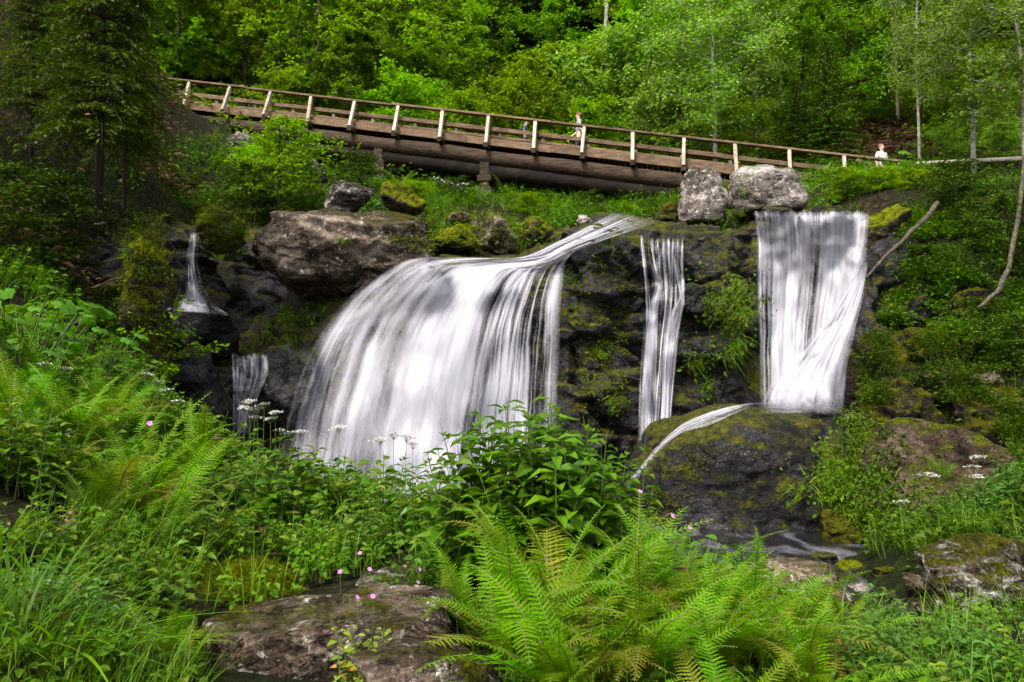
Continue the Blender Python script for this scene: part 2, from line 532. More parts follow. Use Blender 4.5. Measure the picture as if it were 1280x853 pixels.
# stone
MOSS = (.036, .036, .001)
M['cliff'] = mat_rock('wet_cliff_stone', (.0014, .0012, .0012), (.0058, .0050, .0047), (.030, .026, .028), moss=.50, rough=(.3, .65), wet=.8, mosscol=MOSS)  # near-black tones: wet stone, with the hollow's shade put into the colour
M['rock_brown'] = mat_rock('brown_boulder_stone', (.012, .008, .006), (.085, .060, .043), (.28, .22, .17), moss=.36, lichen=.15, mosscol=MOSS)
M['rock_grey'] = mat_rock('pale_boulder_stone', (.022, .018, .015), (.13, .108, .095), (.40, .35, .32), moss=.36, lichen=.3, mosscol=MOSS)
M['rock_wet'] = mat_rock('wet_boulder_stone', (.0014, .0012, .0012), (.0062, .0053, .005), (.032, .028, .029), moss=.46, rough=(.3, .65), wet=.8, mosscol=MOSS)  # toned like the cliff, its painted-in shade included
M['rock_dark'] = mat_rock('dark_boulder_stone', (.003, .0023, .0017), (.013, .0095, .007), (.045, .034, .026), moss=.62, mosscol=MOSS)
M['rock_moss'] = mat_rock('mossy_boulder_stone', (.010, .007, .005), (.04, .03, .02), (.10, .075, .055), moss=.66, mosscol=(.070, .078, .001))
M['rock_lichen'] = mat_rock('lichen_boulder_stone', (.007, .0045, .003), (.04, .027, .018), (.13, .095, .075), moss=.52, lichen=.9, scale=2.0, mosscol=MOSS)
M['rock_slab'] = mat_rock('slab_stone', (.008, .005, .0035), (.060, .041, .029), (.19, .145, .112), moss=.30, lichen=.35, scale=2.4, mosscol=MOSS)
M['rock_pink'] = mat_rock('pinkish_stone', (.025, .016, .012), (.10, .068, .055), (.22, .165, .14), moss=.3, mosscol=MOSS)
M['soil'] = mat_ground()
M['stream'] = mat_stream()
# timber
M['rail'] = mat_wood('weathered_rail_timber', (.07, .042, .024), (.17, .115, .072))
M['post'] = mat_wood('pale_post_timber', (.22, .17, .12), (.42, .36, .29), along=(1, 1, .1), dirt=.25)
M['deck'] = mat_wood('deck_timber', (.07, .042, .024), (.165, .11, .07))
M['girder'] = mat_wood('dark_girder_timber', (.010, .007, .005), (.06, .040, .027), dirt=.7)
M['girder_low'] = mat_wood('near_black_timber', (.004, .003, .0025), (.014, .010, .008), dirt=.6)

M['pole'] = mat_wood('pale_pole_timber', (.30, .25, .19), (.55, .48, .40), dirt=.15)
M['rock_mid'] = mat_rock('mossy_brown_stone', (.007, .0045, .003), (.048, .031, .021), (.15, .108, .08), moss=.50, mosscol=(.045, .055, .001))
# ------------------------------------------------------------------ terrain
def px3(l):
    return [tuple(P(*q)) for q in l]


LOW = px3([
    (240, 850, 4), (560, 830, 4), (950, 870, 3.8), (1000, 775, 6.5), (1080, 800, 6.5), (660, 690, 5.2), (660, 680, 6.5),
    (600, 700, 8), (800, 720, 5), (900, 765, 5), (980, 810, 5), (300, 700, 6), (350, 650, 7.5), (450, 650, 8.5), (300, 605, 9),
    (400, 625, 10.5), (250, 565, 10.5), (150, 640, 6), (50, 640, 5), (0, 800, 3), (-200, 700, 3.5), (100, 520, 8), (0, 450, 8.5),
    (-150, 400, 9), (150, 510, 10.5), (100, 410, 11.5), (200, 560, 13.1), (280, 605, 13.5), (0, 345, 12), (150, 440, 14),
    (60, 280, 14.5), (1230, 760, 6.2), (1350, 760, 5.5), (1180, 835, 4.2), (1280, 855, 3.8), (1130, 692, 9), (1200, 665, 10.5),
    (1280, 640, 10), (1150, 605, 12.8), (1280, 560, 12.5), (1400, 520, 12), (1280, 450, 14.5), (1280, 330, 17), (1450, 300, 15),
    (1180, 500, 14.3), (0, 280, 14), (-150, 200, 14), (-400, 250, 10), (1600, 350, 12), (1700, 500, 8), (1600, 700, 6)]) + [
    (0, 0, .5), (-2, 0, .8), (2, 0, .35), (-1, 2, .65), (.3, 2.2, .7), (1.2, 2.2, .55), (0, -6, .6), (-8, -4, 1.5), (8, -4, 0),
    (1.5, 12, -.4), (3, 9.5, -.35), (3.3, 7.5, -.3), (3.6, 6.3, -.3), (4.3, 5.2, -.35), (5.4, 4.2, -.4), (6.5, 1, -.6), (-4, 15, -.5), (0, 15, -.5), (3, 15.5, -.5),
    (-2, 13, -.35), (0, 11.8, -.3), (6, 14, .3), (-14, 2, 4), (-20, 8, 9), (20, 8, 6), (20, 0, 3), (-4, 20, -.3), (4, 20, -.3), (-7, 19, .5)]
UPP = px3([
    (200, 262, 21), (330, 255, 20.5), (430, 272, 20), (550, 295, 20), (650, 312, 19.5), (740, 290, 20), (790, 283, 20.5), (900, 275, 20.5), (1010, 272, 20),
    (1100, 245, 19), (300, 222, 25), (480, 245, 25), (620, 258, 25), (750, 268, 25), (850, 262, 25), (1000, 238, 24), (1100, 215, 23),
    (200, 150, 31), (350, 190, 31), (500, 222, 31), (700, 240, 31), (850, 232, 31), (1000, 208, 30), (1130, 214, 27), (1280, 224, 25),
    (60, 280, 14.5), (0, 280, 14), (-150, 200, 14), (50, 100, 17.5), (50, -50, 22), (-200, -50, 19), (150, 185, 21), (160, 70, 30),
    (1280, 230, 19), (1400, 230, 17), (1280, 230, 22), (1450, 300, 15), (1280, 330, 17), (1500, 200, 25), (1150, 186, 31), (1280, 180, 31),
    (1280, 450, 14.5), (1180, 330, 16.5), (1180, 250, 18.5)])
for px in (-500, -200, 200, 500, 800, 1100, 1500, 1900):
    UPP += px3([(px, 125, 44), (px, 20, 60), (px, -70, 95), (px, -90, 140)])


class RBF:
    def __init__(self, pts):
        p = np.array(pts, float)
        self.c = p[:, :2]
        D = np.linalg.norm(self.c[:, None] - self.c[None], axis=2)
        n = len(p)
        A = np.zeros((n + 3, n + 3))
        A[:n, :n] = D + 0.0
        A[:n, :n] -= np.eye(n) * .04
        A[:n, n] = 1; A[:n, n + 1:] = self.c
        A[n, :n] = 1; A[n + 1:, :n] = self.c.T
        self.w = np.linalg.solve(A, np.concatenate([p[:, 2], np.zeros(3)]))

    def __call__(self, xy):
        out = np.empty(len(xy))
        for i in range(0, len(xy), 8192):
            q = xy[i:i + 8192]
            D = np.linalg.norm(q[:, None] - self.c[None], axis=2)
            out[i:i + 8192] = D @ self.w[:-3] + self.w[-3] + q @ self.w[-2:]
        return out


rbl, rbu = RBF(LOW), RBF(UPP)


def wob2(x, y):
    return (np.sin(x * 1.7 + y * .9) * np.cos(y * 1.3 - x * .6) + .6 * np.sin(x * 3.9 - y * 2.7 + 1.3) * np.cos(y * 4.3 + x * 1.1)
            + .35 * np.sin(x * 8.1 + y * 6.7))


def G(xy):
    xy = np.asarray(xy, float).reshape(-1, 2)
    x, y = xy[:, 0], xy[:, 1]
    lo = rbl(xy); up = rbu(xy)
    # edge of the upper plateau: set back behind the dark recess beside the main fall
    yc = 18.0 + 2.4 * smoothstep(-9.5, -7.5, x) * (1 - smoothstep(-4.6, -3.6, x))
    yc = yc - 4.5 * smoothstep(7.8, 10, x) - 4.5 * (1 - smoothstep(-12, -9, x))
    wd = .7 + 2.5 * smoothstep(7.8, 10, x) + 2.5 * (1 - smoothstep(-12, -9, x))
    k = smoothstep(yc - wd, yc + wd, y)
    z = lo * (1 - k) + up * k
    return z + wob2(x, y) * np.clip(.03 + y * .003, .03, .25)


def g1(x, y):
    return float(G([(x, y)])[0])


xs = np.concatenate([np.linspace(-140, -16, 32)[:-1], np.linspace(-16, 16, 200), np.linspace(16, 140, 32)[1:]])
ys = np.concatenate([np.linspace(-12, 2, 16)[:-1], np.linspace(2, 30, 190), np.linspace(30, 70, 70)[1:], np.linspace(70, 140, 20)[1:]])
gx, gy = np.meshgrid(xs, ys)
gz = G(np.stack([gx.ravel(), gy.ravel()], 1))
V = np.stack([gx.ravel(), gy.ravel(), gz], 1)
nx, ny = len(xs), len(ys)
ii = (np.arange(ny - 1)[:, None] * nx + np.arange(nx - 1)[None]).ravel()
mb = MB()
mb.add(V, np.stack([ii, ii + 1, ii + nx + 1, ii + nx], 1))
ground = mb.build('ground', M['soil'], smooth=True)
tag(ground, kind='structure')
SOLV, SOLF = [V], [np.stack([ii, ii + 1, ii + nx + 1, ii + nx], 1)]
SOLN = [len(V)]


def solid(o):
    """Remember an object's surface so that water and plants can be set on it."""
    me = o.data
    co = np.empty(len(me.vertices) * 3); me.vertices.foreach_get('co', co)
    co = co.reshape(-1, 3)
    mw = np.array(o.matrix_basis)
    co = co @ mw[:3, :3].T + mw[:3, 3]
    for p in me.polygons:
        pass
    F = [tuple(p.vertices) for p in me.polygons]
    F4 = np.array([f if len(f) == 4 else (f[0], f[1], f[2], f[2]) for f in F])
    SOLF.append(F4 + SOLN[0]); SOLV.append(co); SOLN[0] += len(co)


def bvh():
    V = np.concatenate(SOLV)
    F = np.concatenate(SOLF)
    return BVHTree.FromPolygons([tuple(v) for v in V], [tuple(f) if f[2] != f[3] else tuple(f[:3]) for f in F.tolist()])


# ------------------------------------------------------------------ the wet cliff behind the falls
ST = [
    (120, [(640, 13.5), (520, 14.5), (440, 15.2), (360, 16), (280, 17), (225, 18), (215, 22)]),
    (190, [(640, 14.5), (540, 15.2), (470, 16), (395, 17.2), (300, 18.6), (262, 19.6), (248, 23)]),
    (240, [(640, 15), (530, 15.7), (455, 16.5), (385, 17.4), (372, 18.8), (292, 19.2), (255, 23)]),
    (300, [(640, 15.2), (545, 15.9), (450, 16.4), (438, 17.6), (380, 18.6), (290, 19.2), (255, 23)]),
    (345, [(640, 15.2), (520, 15.9), (430, 16.6), (400, 17.6), (365, 18.2), (300, 18.8), (262, 23)]),
    (400, [(640, 14.9), (540, 15.2), (450, 15.7), (405, 16.2), (375, 17.0), (345, 18.2), (280, 22)]),
    (460, [(640, 14.7), (540, 15.0), (440, 15.5), (385, 15.9), (356, 16.4), (335, 17.4), (290, 21)]),
    (530, [(640, 14.8), (520, 15.2), (420, 15.6), (360, 16.0), (333, 16.5), (322, 17.6), (300, 21)]),
    (620, [(640, 15.3), (520, 15.6), (420, 15.8), (365, 16.0), (336, 16.4), (325, 17.5), (308, 21)]),
    (690, [(640, 15.5), (520, 15.8), (420, 15.9), (355, 16.1), (322, 16.6), (305, 17.7), (283, 21)]),
    (740, [(640, 15.6), (520, 15.8), (430, 15.9), (350, 16.1), (298, 16.5), (284, 17.6), (272, 21)]),
    (810, [(640, 15.9), (520, 16.2), (430, 16.4), (350, 16.6), (298, 16.9), (284, 17.8), (272, 21)]),
    (860, [(640, 15.8), (520, 16.4), (430, 16.7), (360, 16.8), (300, 17.0), (282, 17.8), (272, 21)]),
    (905, [(640, 15.5), (520, 16.1), (430, 16.3), (360, 16.5), (305, 17.1), (280, 18.0), (270, 21)]),
    (945, [(640, 15.3), (520, 16.2), (430, 16.9), (360, 17.2), (300, 17.5), (268, 18.1), (262, 21)]),
    (1000, [(640, 15.0), (520, 15.6), (445, 16.6), (395, 17.2), (300, 17.6), (266, 18.1), (260, 21)]),
    (1060, [(640, 14.8), (520, 15.2), (430, 15.7), (370, 16.4), (300, 17.3), (268, 18.0), (258, 21)]),
    (1100, [(640, 14.3), (520, 14.6), (430, 15.1), (360, 16.0), (300, 17.1), (262, 18.2), (248, 21)]),
    (1160, [(640, 13.6), (540, 14.2), (475, 14.7), (420, 15.9), (330, 16.9), (260, 18.4), (238, 21)]),
    (1230, [(640, 13.2), (560, 13.7), (490, 14.4), (440, 15.8), (340, 17.2), (270, 18.9), (236, 22)]),
]


def plates(p, off, tilt):
    """Broken-block relief: every cell is a flat tilted facet at its own height, with a cleft along its rim."""
    d, c = noise.voronoi(p)
    k = c[0]
    a = noise.cell_vector(k * 17.3 + Vector((.37, .11, .73)))
    r = (noise.cell(k * 13.7 + Vector((.2, .7, .4))) - .5) * off
    r += ((a - Vector((.5, .5, .5))).dot(p - k)) * tilt * off * 3
    e = d[1] - d[0]
    if e < .10: r -= (.10 - e) * off * 1.6
    return r


NU, NV = 400, 250
prof = np.array([[(px, py, Y) for py, Y in pr] for px, pr in ST], float)       # K x 7 x 3
rows = np.stack([cr(prof[:, j], NU) for j in range(7)], 0)                     # 7 x NU x 3
grid = np.stack([cr(rows[:, i], NV) for i in range(NU)], 1)                    # NV x NU x 3
cv = np.empty((NV, NU, 3))
for j in range(NV):
    for i in range(NU):
        p = P(*grid[j, i])
        cv[j, i] = p
# fractal relief: blocky ledges and cracks across the strata
du = np.gradient(cv, axis=1); dv = np.gradient(cv, axis=0)
nn = np.cross(du, dv); nn /= np.linalg.norm(nn, axis=2, keepdims=True) + 1e-9
if nn[NV // 2, NU // 2, 1] > 0: nn = -nn
for j in range(NV):
    for i in range(NU):
        p = Vector(cv[j, i])
        q = Vector((p.x * .8, p.y * .8, p.z * 1.3 + .25 * p.x))
        h = fbm(q * .6, 5, .9) * .22 + plates(q * 1.05 + Vector((0, 0, fbm(q * 2, 2) * .15)), .30, .42) + plates(q * 2.7, .10, .35)
        h += fbm(q * 5, 4, .7) * .035
        fall = .45 if (350 < grid[j, i][0] < 710 or 945 < grid[j, i][0] < 1080) else 1.0
        cv[j, i] += nn[j, i] * h * fall * (1.0 if j < NV * .8 else .6)
ii = (np.arange(NV - 1)[:, None] * NU + np.arange(NU - 1)[None]).ravel()
mb = MB()
mb.add(cv.reshape(-1, 3), np.stack([ii, ii + 1, ii + NU + 1, ii + NU], 1))
cliff = mb.build('cliff_terrain', M['cliff'], smooth=True)
tag(cliff, kind='structure')
solid(cliff)


# ------------------------------------------------------------------ boulders
def rock_mesh(name, seed, mat, sub=5, facets=11, flat=0.0, rough=.10, round_=18.0, plate=.5, box=False):
    rnd = random.Random(seed)
    bm = bmesh.new()
    bmesh.ops.create_icosphere(bm, subdivisions=sub, radius=1.0)
    planes = []
    for k in range(facets):
        n = Vector((rnd.gauss(0, 1), rnd.gauss(0, 1), rnd.gauss(0, .8))).normalized()
        planes.append((n, rnd.uniform(.5, .92)))
    if flat:
        planes.append((Vector((rnd.uniform(-.12, .12), rnd.uniform(-.2, 0), 1)).normalized(), 1 - flat))
    if isinstance(box, list): planes = [(Vector(n).normalized(), h) for n, h in box]
    elif box:
        planes = [(Vector(n).normalized(), h) for n, h in (((.03, -.06, 1), .62), ((-.04, .05, -1), .8), ((-.12, -1, .10), .66), ((.1, 1, 0), .75), ((1, -.1, .1), .80), ((-1, -.25, .15), .78), ((-.7, -.7, .5), .86), ((.8, -.5, .6), .92))]
    off = Vector((seed * 3.1, seed * 1.7, seed * .9))
    for v in bm.verts:
        d = v.co.normalized()
        s = 1.0
        for n, h in planes:
            c = n.dot(d)
            if c > .05: s += (c / h) ** (round_ * 2)
        r = s ** (-1 / (round_ * 2)) if s > 0 else 1
        p = d * r
        r += fbm(p * 1.3 + off, 6, .75) * rough * 1.1 + (noise.ridged_multi_fractal(p * 1.6 + off, 1.0, 2.0, 4, 1.0, 2.0) - 1.1) * rough * .35
        r += fbm(p * 5 + off, 4, .7) * rough * .22 + plate * (plates(p * 1.9 + off, rough * 1.3, .5) + plates(Vector((p.x * 3.2, p.y * 3.2, p.z * 6)) + off, rough * .5, .4))
        v.co = d * r
    lo = Vector((min(v.co.x for v in bm.verts), min(v.co.y for v in bm.verts), min(v.co.z for v in bm.verts)))
    hi = Vector((max(v.co.x for v in bm.verts), max(v.co.y for v in bm.verts), max(v.co.z for v in bm.verts)))
    for v in bm.verts:
        v.co = Vector(tuple((v.co[k] - lo[k]) / (hi[k] - lo[k]) * 2 - 1 for k in range(3)))
    for f in bm.faces: f.smooth = True
    me = bpy.data.meshes.new(name)
    bm.to_mesh(me); bm.free()
    me.materials.append(mat)
    return me


def rock(x0, y0, x1, y1, Y, depth, seed, mat, label, name='boulder', tilt=0.0, flat=0.0, group=None, sub=5, facets=11, rough=.10, yaw=0.0, cat='boulder', round_=18.0, plate=.5, box=False):
    """A boulder whose outline spans the photo box x0..x1, y0..y1 at distance Y; depth is its thickness away from us over its width."""
    c = P((x0 + x1) / 2, (y0 + y1) / 2, Y)
    w = (x1 - x0) * Y / FPX; h = (y1 - y0) * Y / FPX
    me = rock_mesh(name, seed, M[mat], sub, facets, flat, rough, round_, plate, box)
    S = Matrix.Diagonal((w / 2, w * depth / 2, h / 2, 1))
    rot = Matrix.Rotation(tilt, 4, 'Y') @ Matrix.Rotation(yaw, 4, 'Z')
    me.transform(rot @ S)
    base = -h / 2
    me.transform(Matrix.Translation((0, 0, -base)))
    o = link(name, me, loc=(c.x, c.y, c.z + base))
    tag(o, label, cat, group)
    solid(o)
    return o


rock(310, 248, 552, 380, 17.0, .75, 5, 'rock_brown', 'broad brown flat-topped boulder overhanging the dark recess beside the main fall', tilt=.13, rough=.075, sub=6, plate=.4,
     box=[((-.05, -.42, 1), .55), ((0, -1, -.25), .78), ((-1, -.3, .1), .9), ((-.7, -.8, .1), .85), ((.5, -1, .0), .86), ((1, -.1, .35), .86), ((.3, -.3, -1), .7), ((0, 1, 0), .9), ((-.5, -.2, .8), .78)])
rock(400, 226, 472, 272, 19.2, .8, 8, 'rock_grey', 'grey boulder perched behind the broad brown boulder', tilt=-.1)
rock(476, 226, 534, 276, 19.6, .8, 12, 'rock_moss', 'rounded boulder with a moss cap just below the first bridge pier')
rock(586, 262, 650, 318, 18.9, .8, 15, 'rock_brown', 'squarish brown stone under the second bridge pier at the water')
rock(536, 280, 600, 326, 18.3, .9, 17, 'rock_moss', 'yellow mossy stone at the lip of the main fall')
rock(648, 268, 692, 312, 19.3, .9, 19, 'rock_moss', 'small mossy stone beside the stream above the main fall')
rock(700, 284, 742, 308, 18.2, .9, 23, 'rock_wet', 'wet dark stone parting the stream at the top')
rock(846, 206, 910, 284, 19.2, .8, 26, 'rock_grey', 'upright pale grey boulder with white cap in front of the bridge', box=[((0, -.2, 1), .84), ((-1, 0, .2), .85), ((1, 0, .25), .85), ((0, -1, .15), .8), ((-.6, -.5, .7), .86), ((.6, -.6, .6), .84), ((-.7, -.6, -.1), .9), ((0, 0, -1), .55)], plate=.35)
rock(908, 206, 1008, 272, 19.0, .8, 31, 'rock_grey', 'wide pale grey boulder above the straight fall', tilt=-.06, box=[((0, -.2, 1), .84), ((-1, 0, .2), .85), ((1, 0, .25), .85), ((0, -1, .15), .8), ((-.6, -.5, .7), .86), ((.6, -.6, .6), .84), ((-.7, -.6, -.1), .9), ((0, 0, -1), .55)], plate=.35)
rock(818, 252, 856, 286, 19.6, .9, 33, 'rock_dark', 'dark stone wedged beside the upright pale boulder')
rock(998, 256, 1066, 300, 16.95, .7, 34, 'rock_wet', 'dark wet stone splitting the crest of the straight fall', flat=.1)
rock(780, 506, 1072, 712, 13.6, .8, 43, 'rock_wet', 'huge dark wet boulder below the straight fall with water curling round it', rough=.075, sub=6, round_=9.0, plate=.28,
     box=[((0, -.1, 1), .86), ((-.75, -.15, .75), .84), ((-1, -.1, -.1), .95), ((0, -1, .2), .8), ((-.6, -.75, .2), .82), ((.5, -.8, .3), .84), ((1, 0, .15), .9), ((.6, -.3, -.6), .85), ((0, 0, -1), .9), ((0, 1, 0), .9)])
rock(1046, 524, 1250, 676, 11.9, .8, 44, 'rock_mid', 'brown boulder draped with hanging grass on the right bank', tilt=.10, facets=7, plate=.22, rough=.08, round_=8.0)
rock(1150, 672, 1330, 800, 6.9, .8, 47, 'rock_lichen', 'lichen mottled boulder by the stream at the right edge', facets=8, rough=.07, sub=6)
rock(905, 700, 1060, 782, 7.2, .8, 52, 'rock_brown', 'brown rounded boulder half hidden by the big fern', facets=7, rough=.07)
rock(232, 756, 604, 930, 4.1, .5, 57, 'rock_slab', 'long flat-topped slab of rock in front of the ferns', rough=.045, sub=6, tilt=-.10, box=True, yaw=.08)
rock(444, 716, 556, 756, 5.2, .9, 61, 'rock_slab', 'small flat rock lying behind the long slab', flat=.3, tilt=.05, rough=.06)
rock(440, 802, 650, 890, 3.4, .7, 63, 'rock_slab', 'low grey-topped rock leaning against the front of the long slab', tilt=.25, flat=.2, rough=.06)
rock(250, 700, 378, 790, 5.0, .8, 66, 'rock_moss', 'dark rock with yellow mossy ridge behind the long slab', tilt=.2)
rock(1136, 458, 1246, 500, 14.2, .8, 69, 'rock_pink', 'pinkish flat ledge of stone poking from the right bank', flat=.3)
rock(1050, 415, 1160, 560, 14.9, .7, 72, 'rock_dark', 'tall dark rock flanking the foot of the straight fall', rough=.13)
rock(1066, 252, 1140, 330, 17.6, .9, 75, 'rock_moss', 'mossy rock beside the crest of the straight fall under the bush')
rock(148, 262, 214, 492, 13.6, 1.0, 78, 'rock_moss', 'tall mossy rock pillar left of the dark recess', rough=.16, facets=13)
rock(242, 258, 308, 318, 17.6, .9, 80, 'rock_moss', 'bright moss mound overhanging the small upper cascade')
rock(192, 372, 300, 452, 16.6, .8, 82, 'rock_wet', 'dark wet step at the foot of the small upper cascade', flat=.2)
rock(196, 430, 296, 530, 15.4, .8, 85, 'rock_wet', 'dark wet rock below the recess step')
rock(328, 430, 400, 540, 15.4, .9, 88, 'rock_wet', 'dark rock between the small lower cascade and the main fall')
rock(842, 355, 890, 396, 16.6, .9, 90, 'rock_wet', 'small wet knob jutting beside the thin middle fall', flat=.1)
rock(1020, 640, 1090, 716, 11.4, .9, 93, 'rock_dark', 'dark boulder under the foot of the huge wet boulder')
rock(1062, 470, 1180, 590, 13.9, .8, 201, 'rock_dark', 'dark mossy rock below the pinkish ledge beside the huge wet boulder', rough=.13)
rock(1190, 478, 1320, 570, 13.4, .8, 204, 'rock_dark', 'dark mossy rock at the right edge below the slanting trunk', rough=.13, flat=.15)
rock(1110, 408, 1240, 470, 15.2, .8, 207, 'rock_dark', 'long dark mossy rock above the pinkish ledge', rough=.12, flat=.2)
rock(1180, 360, 1240, 410, 16.0, .8, 210, 'rock_dark', 'dark mossy rock under the foot of the slanting trunk', rough=.12)
rock(496, 332, 560, 388, 15.72, .5, 216, 'rock_wet', 'dark wet hump of rock showing through the crest of the main fall', rough=.06, plate=.2, round_=6.0)
rock(946, 258, 992, 284, 17.2, .8, 213, 'rock_wet', 'small wet stone at the left edge of the straight fall crest')
rnd = random.Random(5)
for k, (a, b, c_, d, Y, lab, mt) in enumerate([
        (1046, 700, 1098, 722, 9.6, 'mossy flat stone lying in the stream pool', 'rock_moss'),
        (1090, 706, 1130, 728, 9.0, 'small dark stone in the shallow stream below the huge boulder', 'rock_dark'),
        (1128, 716, 1168, 746, 8.2, 'brown stone at the stream edge beside the lichen boulder', 'rock_brown'),
        (1010, 690, 1046, 708, 10.2, 'small grey wet stone under the huge boulder', 'rock_wet'),
        (1060, 726, 1090, 742, 8.0, 'little grey stone washed by the stream', 'rock_grey'),
        (1098, 738, 1124, 754, 7.6, 'pebbly stone surrounded by stream foam', 'rock_wet'),
        (1140, 752, 1172, 774, 7.0, 'low brown stone touching the lichen boulder', 'rock_brown'),
        (1062, 752, 1084, 764, 7.4, 'tiny stone peeping from the stream bend', 'rock_dark'),
        (540, 600, 596, 680, 8.6, 'dark reddish stump-like stone behind the nettle bush', 'rock_dark'),
        (100, 590, 150, 640, 6.8, 'brown stone among the ferns on the left bank', 'rock_brown'),
        (560, 264, 590, 284, 20.4, 'small brown stone behind the mossy lip stone', 'rock_brown'),
        (720, 268, 745, 284, 20.6, 'small stone on the bank above the stream bend', 'rock_grey'),
        (372, 200, 410, 236, 22.6, 'grey squared stone under the left end of the bridge', 'rock_grey'),
        (284, 166, 320, 198, 24.5, 'pale stone block glimpsed through leaves below the bridge', 'rock_grey'),
        (1216, 560, 1290, 612, 12.4, 'dark mossy stone behind the brown grassy boulder', 'rock_dark')]):
    rock(a, b, c_, d, Y, .9, 100 + k * 3, mt, lab, name='stone', cat='stone', sub=4)

TREE = bvh()


def hit(px, py, default=None):
    d = ray(px, py).normalized()
    r = TREE.ray_cast(Vector((0, 0, EYE)), d)
    if r[0] is None: return default, Vector((0, 0, 1))
    n = r[1]
    if n.dot(d) > 0: n = -n
    return r[0], n


def inpoly(x, y, poly):
    c = False
    j = len(poly) - 1
    for i in range(len(poly)):
        xi, yi = poly[i]; xj, yj = poly[j]
        if (yi > y) != (yj > y) and x < (xj - xi) * (y - yi) / (yj - yi) + xi: c = not c
        j = i
    return c


WET = ([(745, 250), (840, 250), (840, 290), (720, 325), (722, 640), (330, 640), (480, 318), (640, 315)], [(786, 285), (868, 285), (862, 400), (850, 610), (785, 610)], [(930, 255), (1096, 255), (1090, 345), (1066, 520), (940, 520)],
       [(215, 285), (255, 285), (296, 400), (200, 400)], [(284, 436), (340, 436), (320, 560), (284, 560)])


def drop(poly, n, rnd, ymax=1e9, ymin=0, nzmin=-2, gap=None):
    """Random spots on whatever surface is seen inside a photo polygon."""
    xs = [p[0] for p in poly]; ys_ = [p[1] for p in poly]
    out = []
    tries = 0
    while len(out) < n and tries < n * 12:
        tries += 1
        x = rnd.uniform(min(xs), max(xs)); y = rnd.uniform(min(ys_), max(ys_))
        if not inpoly(x, y, poly) or any(inpoly(x, y, w) for w in WET): continue
        p, nr = hit(x, y)
        if p is not None and gap is not None and noise.fractal(p * gap[0], 1.0, 2.0, 3) < gap[1]: continue
        if p is None or p.y > ymax or p.y < ymin or nr.z < nzmin: continue
        out.append((p, nr))
    return out


# ------------------------------------------------------------------ water
def sheet(name, left, right, mat, nu=70, nv=90, off=.10, label=None, cat='waterfall', fallstart=0, tol=.02, smooth=6, lumps=.05, seed=0, ymin=0.0, ledge=0.0):
    """A veil of water between two flow lines traced top to bottom; it lies on the rock and falls free where the rock recedes."""
    Lp = cr(left, nv); Rp = cr(right, nv)
    Yr = np.empty((nv, nu)); PX = np.empty((nv, nu)); PY = np.empty((nv, nu))
    for j in range(nv):
        for i in range(nu):
            u = i / (nu - 1)
            x = Lp[j, 0] * (1 - u) + Rp[j, 0] * u; y = Lp[j, 1] * (1 - u) + Rp[j, 1] * u
            PX[j, i] = x; PY[j, i] = y
            p, _ = hit(x, y)
            Yr[j, i] = p.y if p is not None else 20
    lim = np.maximum(Yr - off, ymin)
    Y = lim.copy()
    for j in range(1, nv):
        Y[j] = np.minimum(Y[j], Y[j - 1] + tol)
    for _ in range(smooth):
        a = np.pad(Y, 1, mode='edge')
        Y = (a[1:-1, 1:-1] * 2 + a[:-2, 1:-1] + a[2:, 1:-1] + a[1:-1, :-2] + a[1:-1, 2:]) / 6
        Y = np.minimum(Y, lim + off * .4)
        for j in range(1, nv):
            Y[j] = np.minimum(Y[j], Y[j - 1] + tol)
    V = np.empty((nv, nu, 3))
    for j in range(nv):
        for i in range(nu):
            V[j, i] = P(PX[j, i], PY[j, i], Y[j, i] + lumps * noise.noise(Vector((i / nu * 14 + seed, j / nv * 1.5, seed))) + ledge * noise.fractal(Vector((i / nu * 6 + seed, j / nv * 6, 3 + seed)), 1.0, 2.0, 2))
    ii = (np.arange(nv - 1)[:, None] * nu + np.arange(nu - 1)[None]).ravel()
    mb = MB()
    F = np.stack([ii, ii + nu, ii + nu + 1, ii + 1], 1)
    mb.add(V.reshape(-1, 3), F)
    o = mb.build(name, mat, smooth=True)
    uvl = o.data.uv_layers.new(name='flow')
    uu = np.tile(np.linspace(0, 1, nu), nv); vv = np.repeat(np.linspace(0, 1, nv), nu)
    li = np.empty(len(o.data.loops), np.int32); o.data.loops.foreach_get('vertex_index', li)
    uvl.data.foreach_set('uv', np.stack([uu[li], vv[li]], 1).astype(np.float32).ravel())
    if label: tag(o, label, cat)
    return o


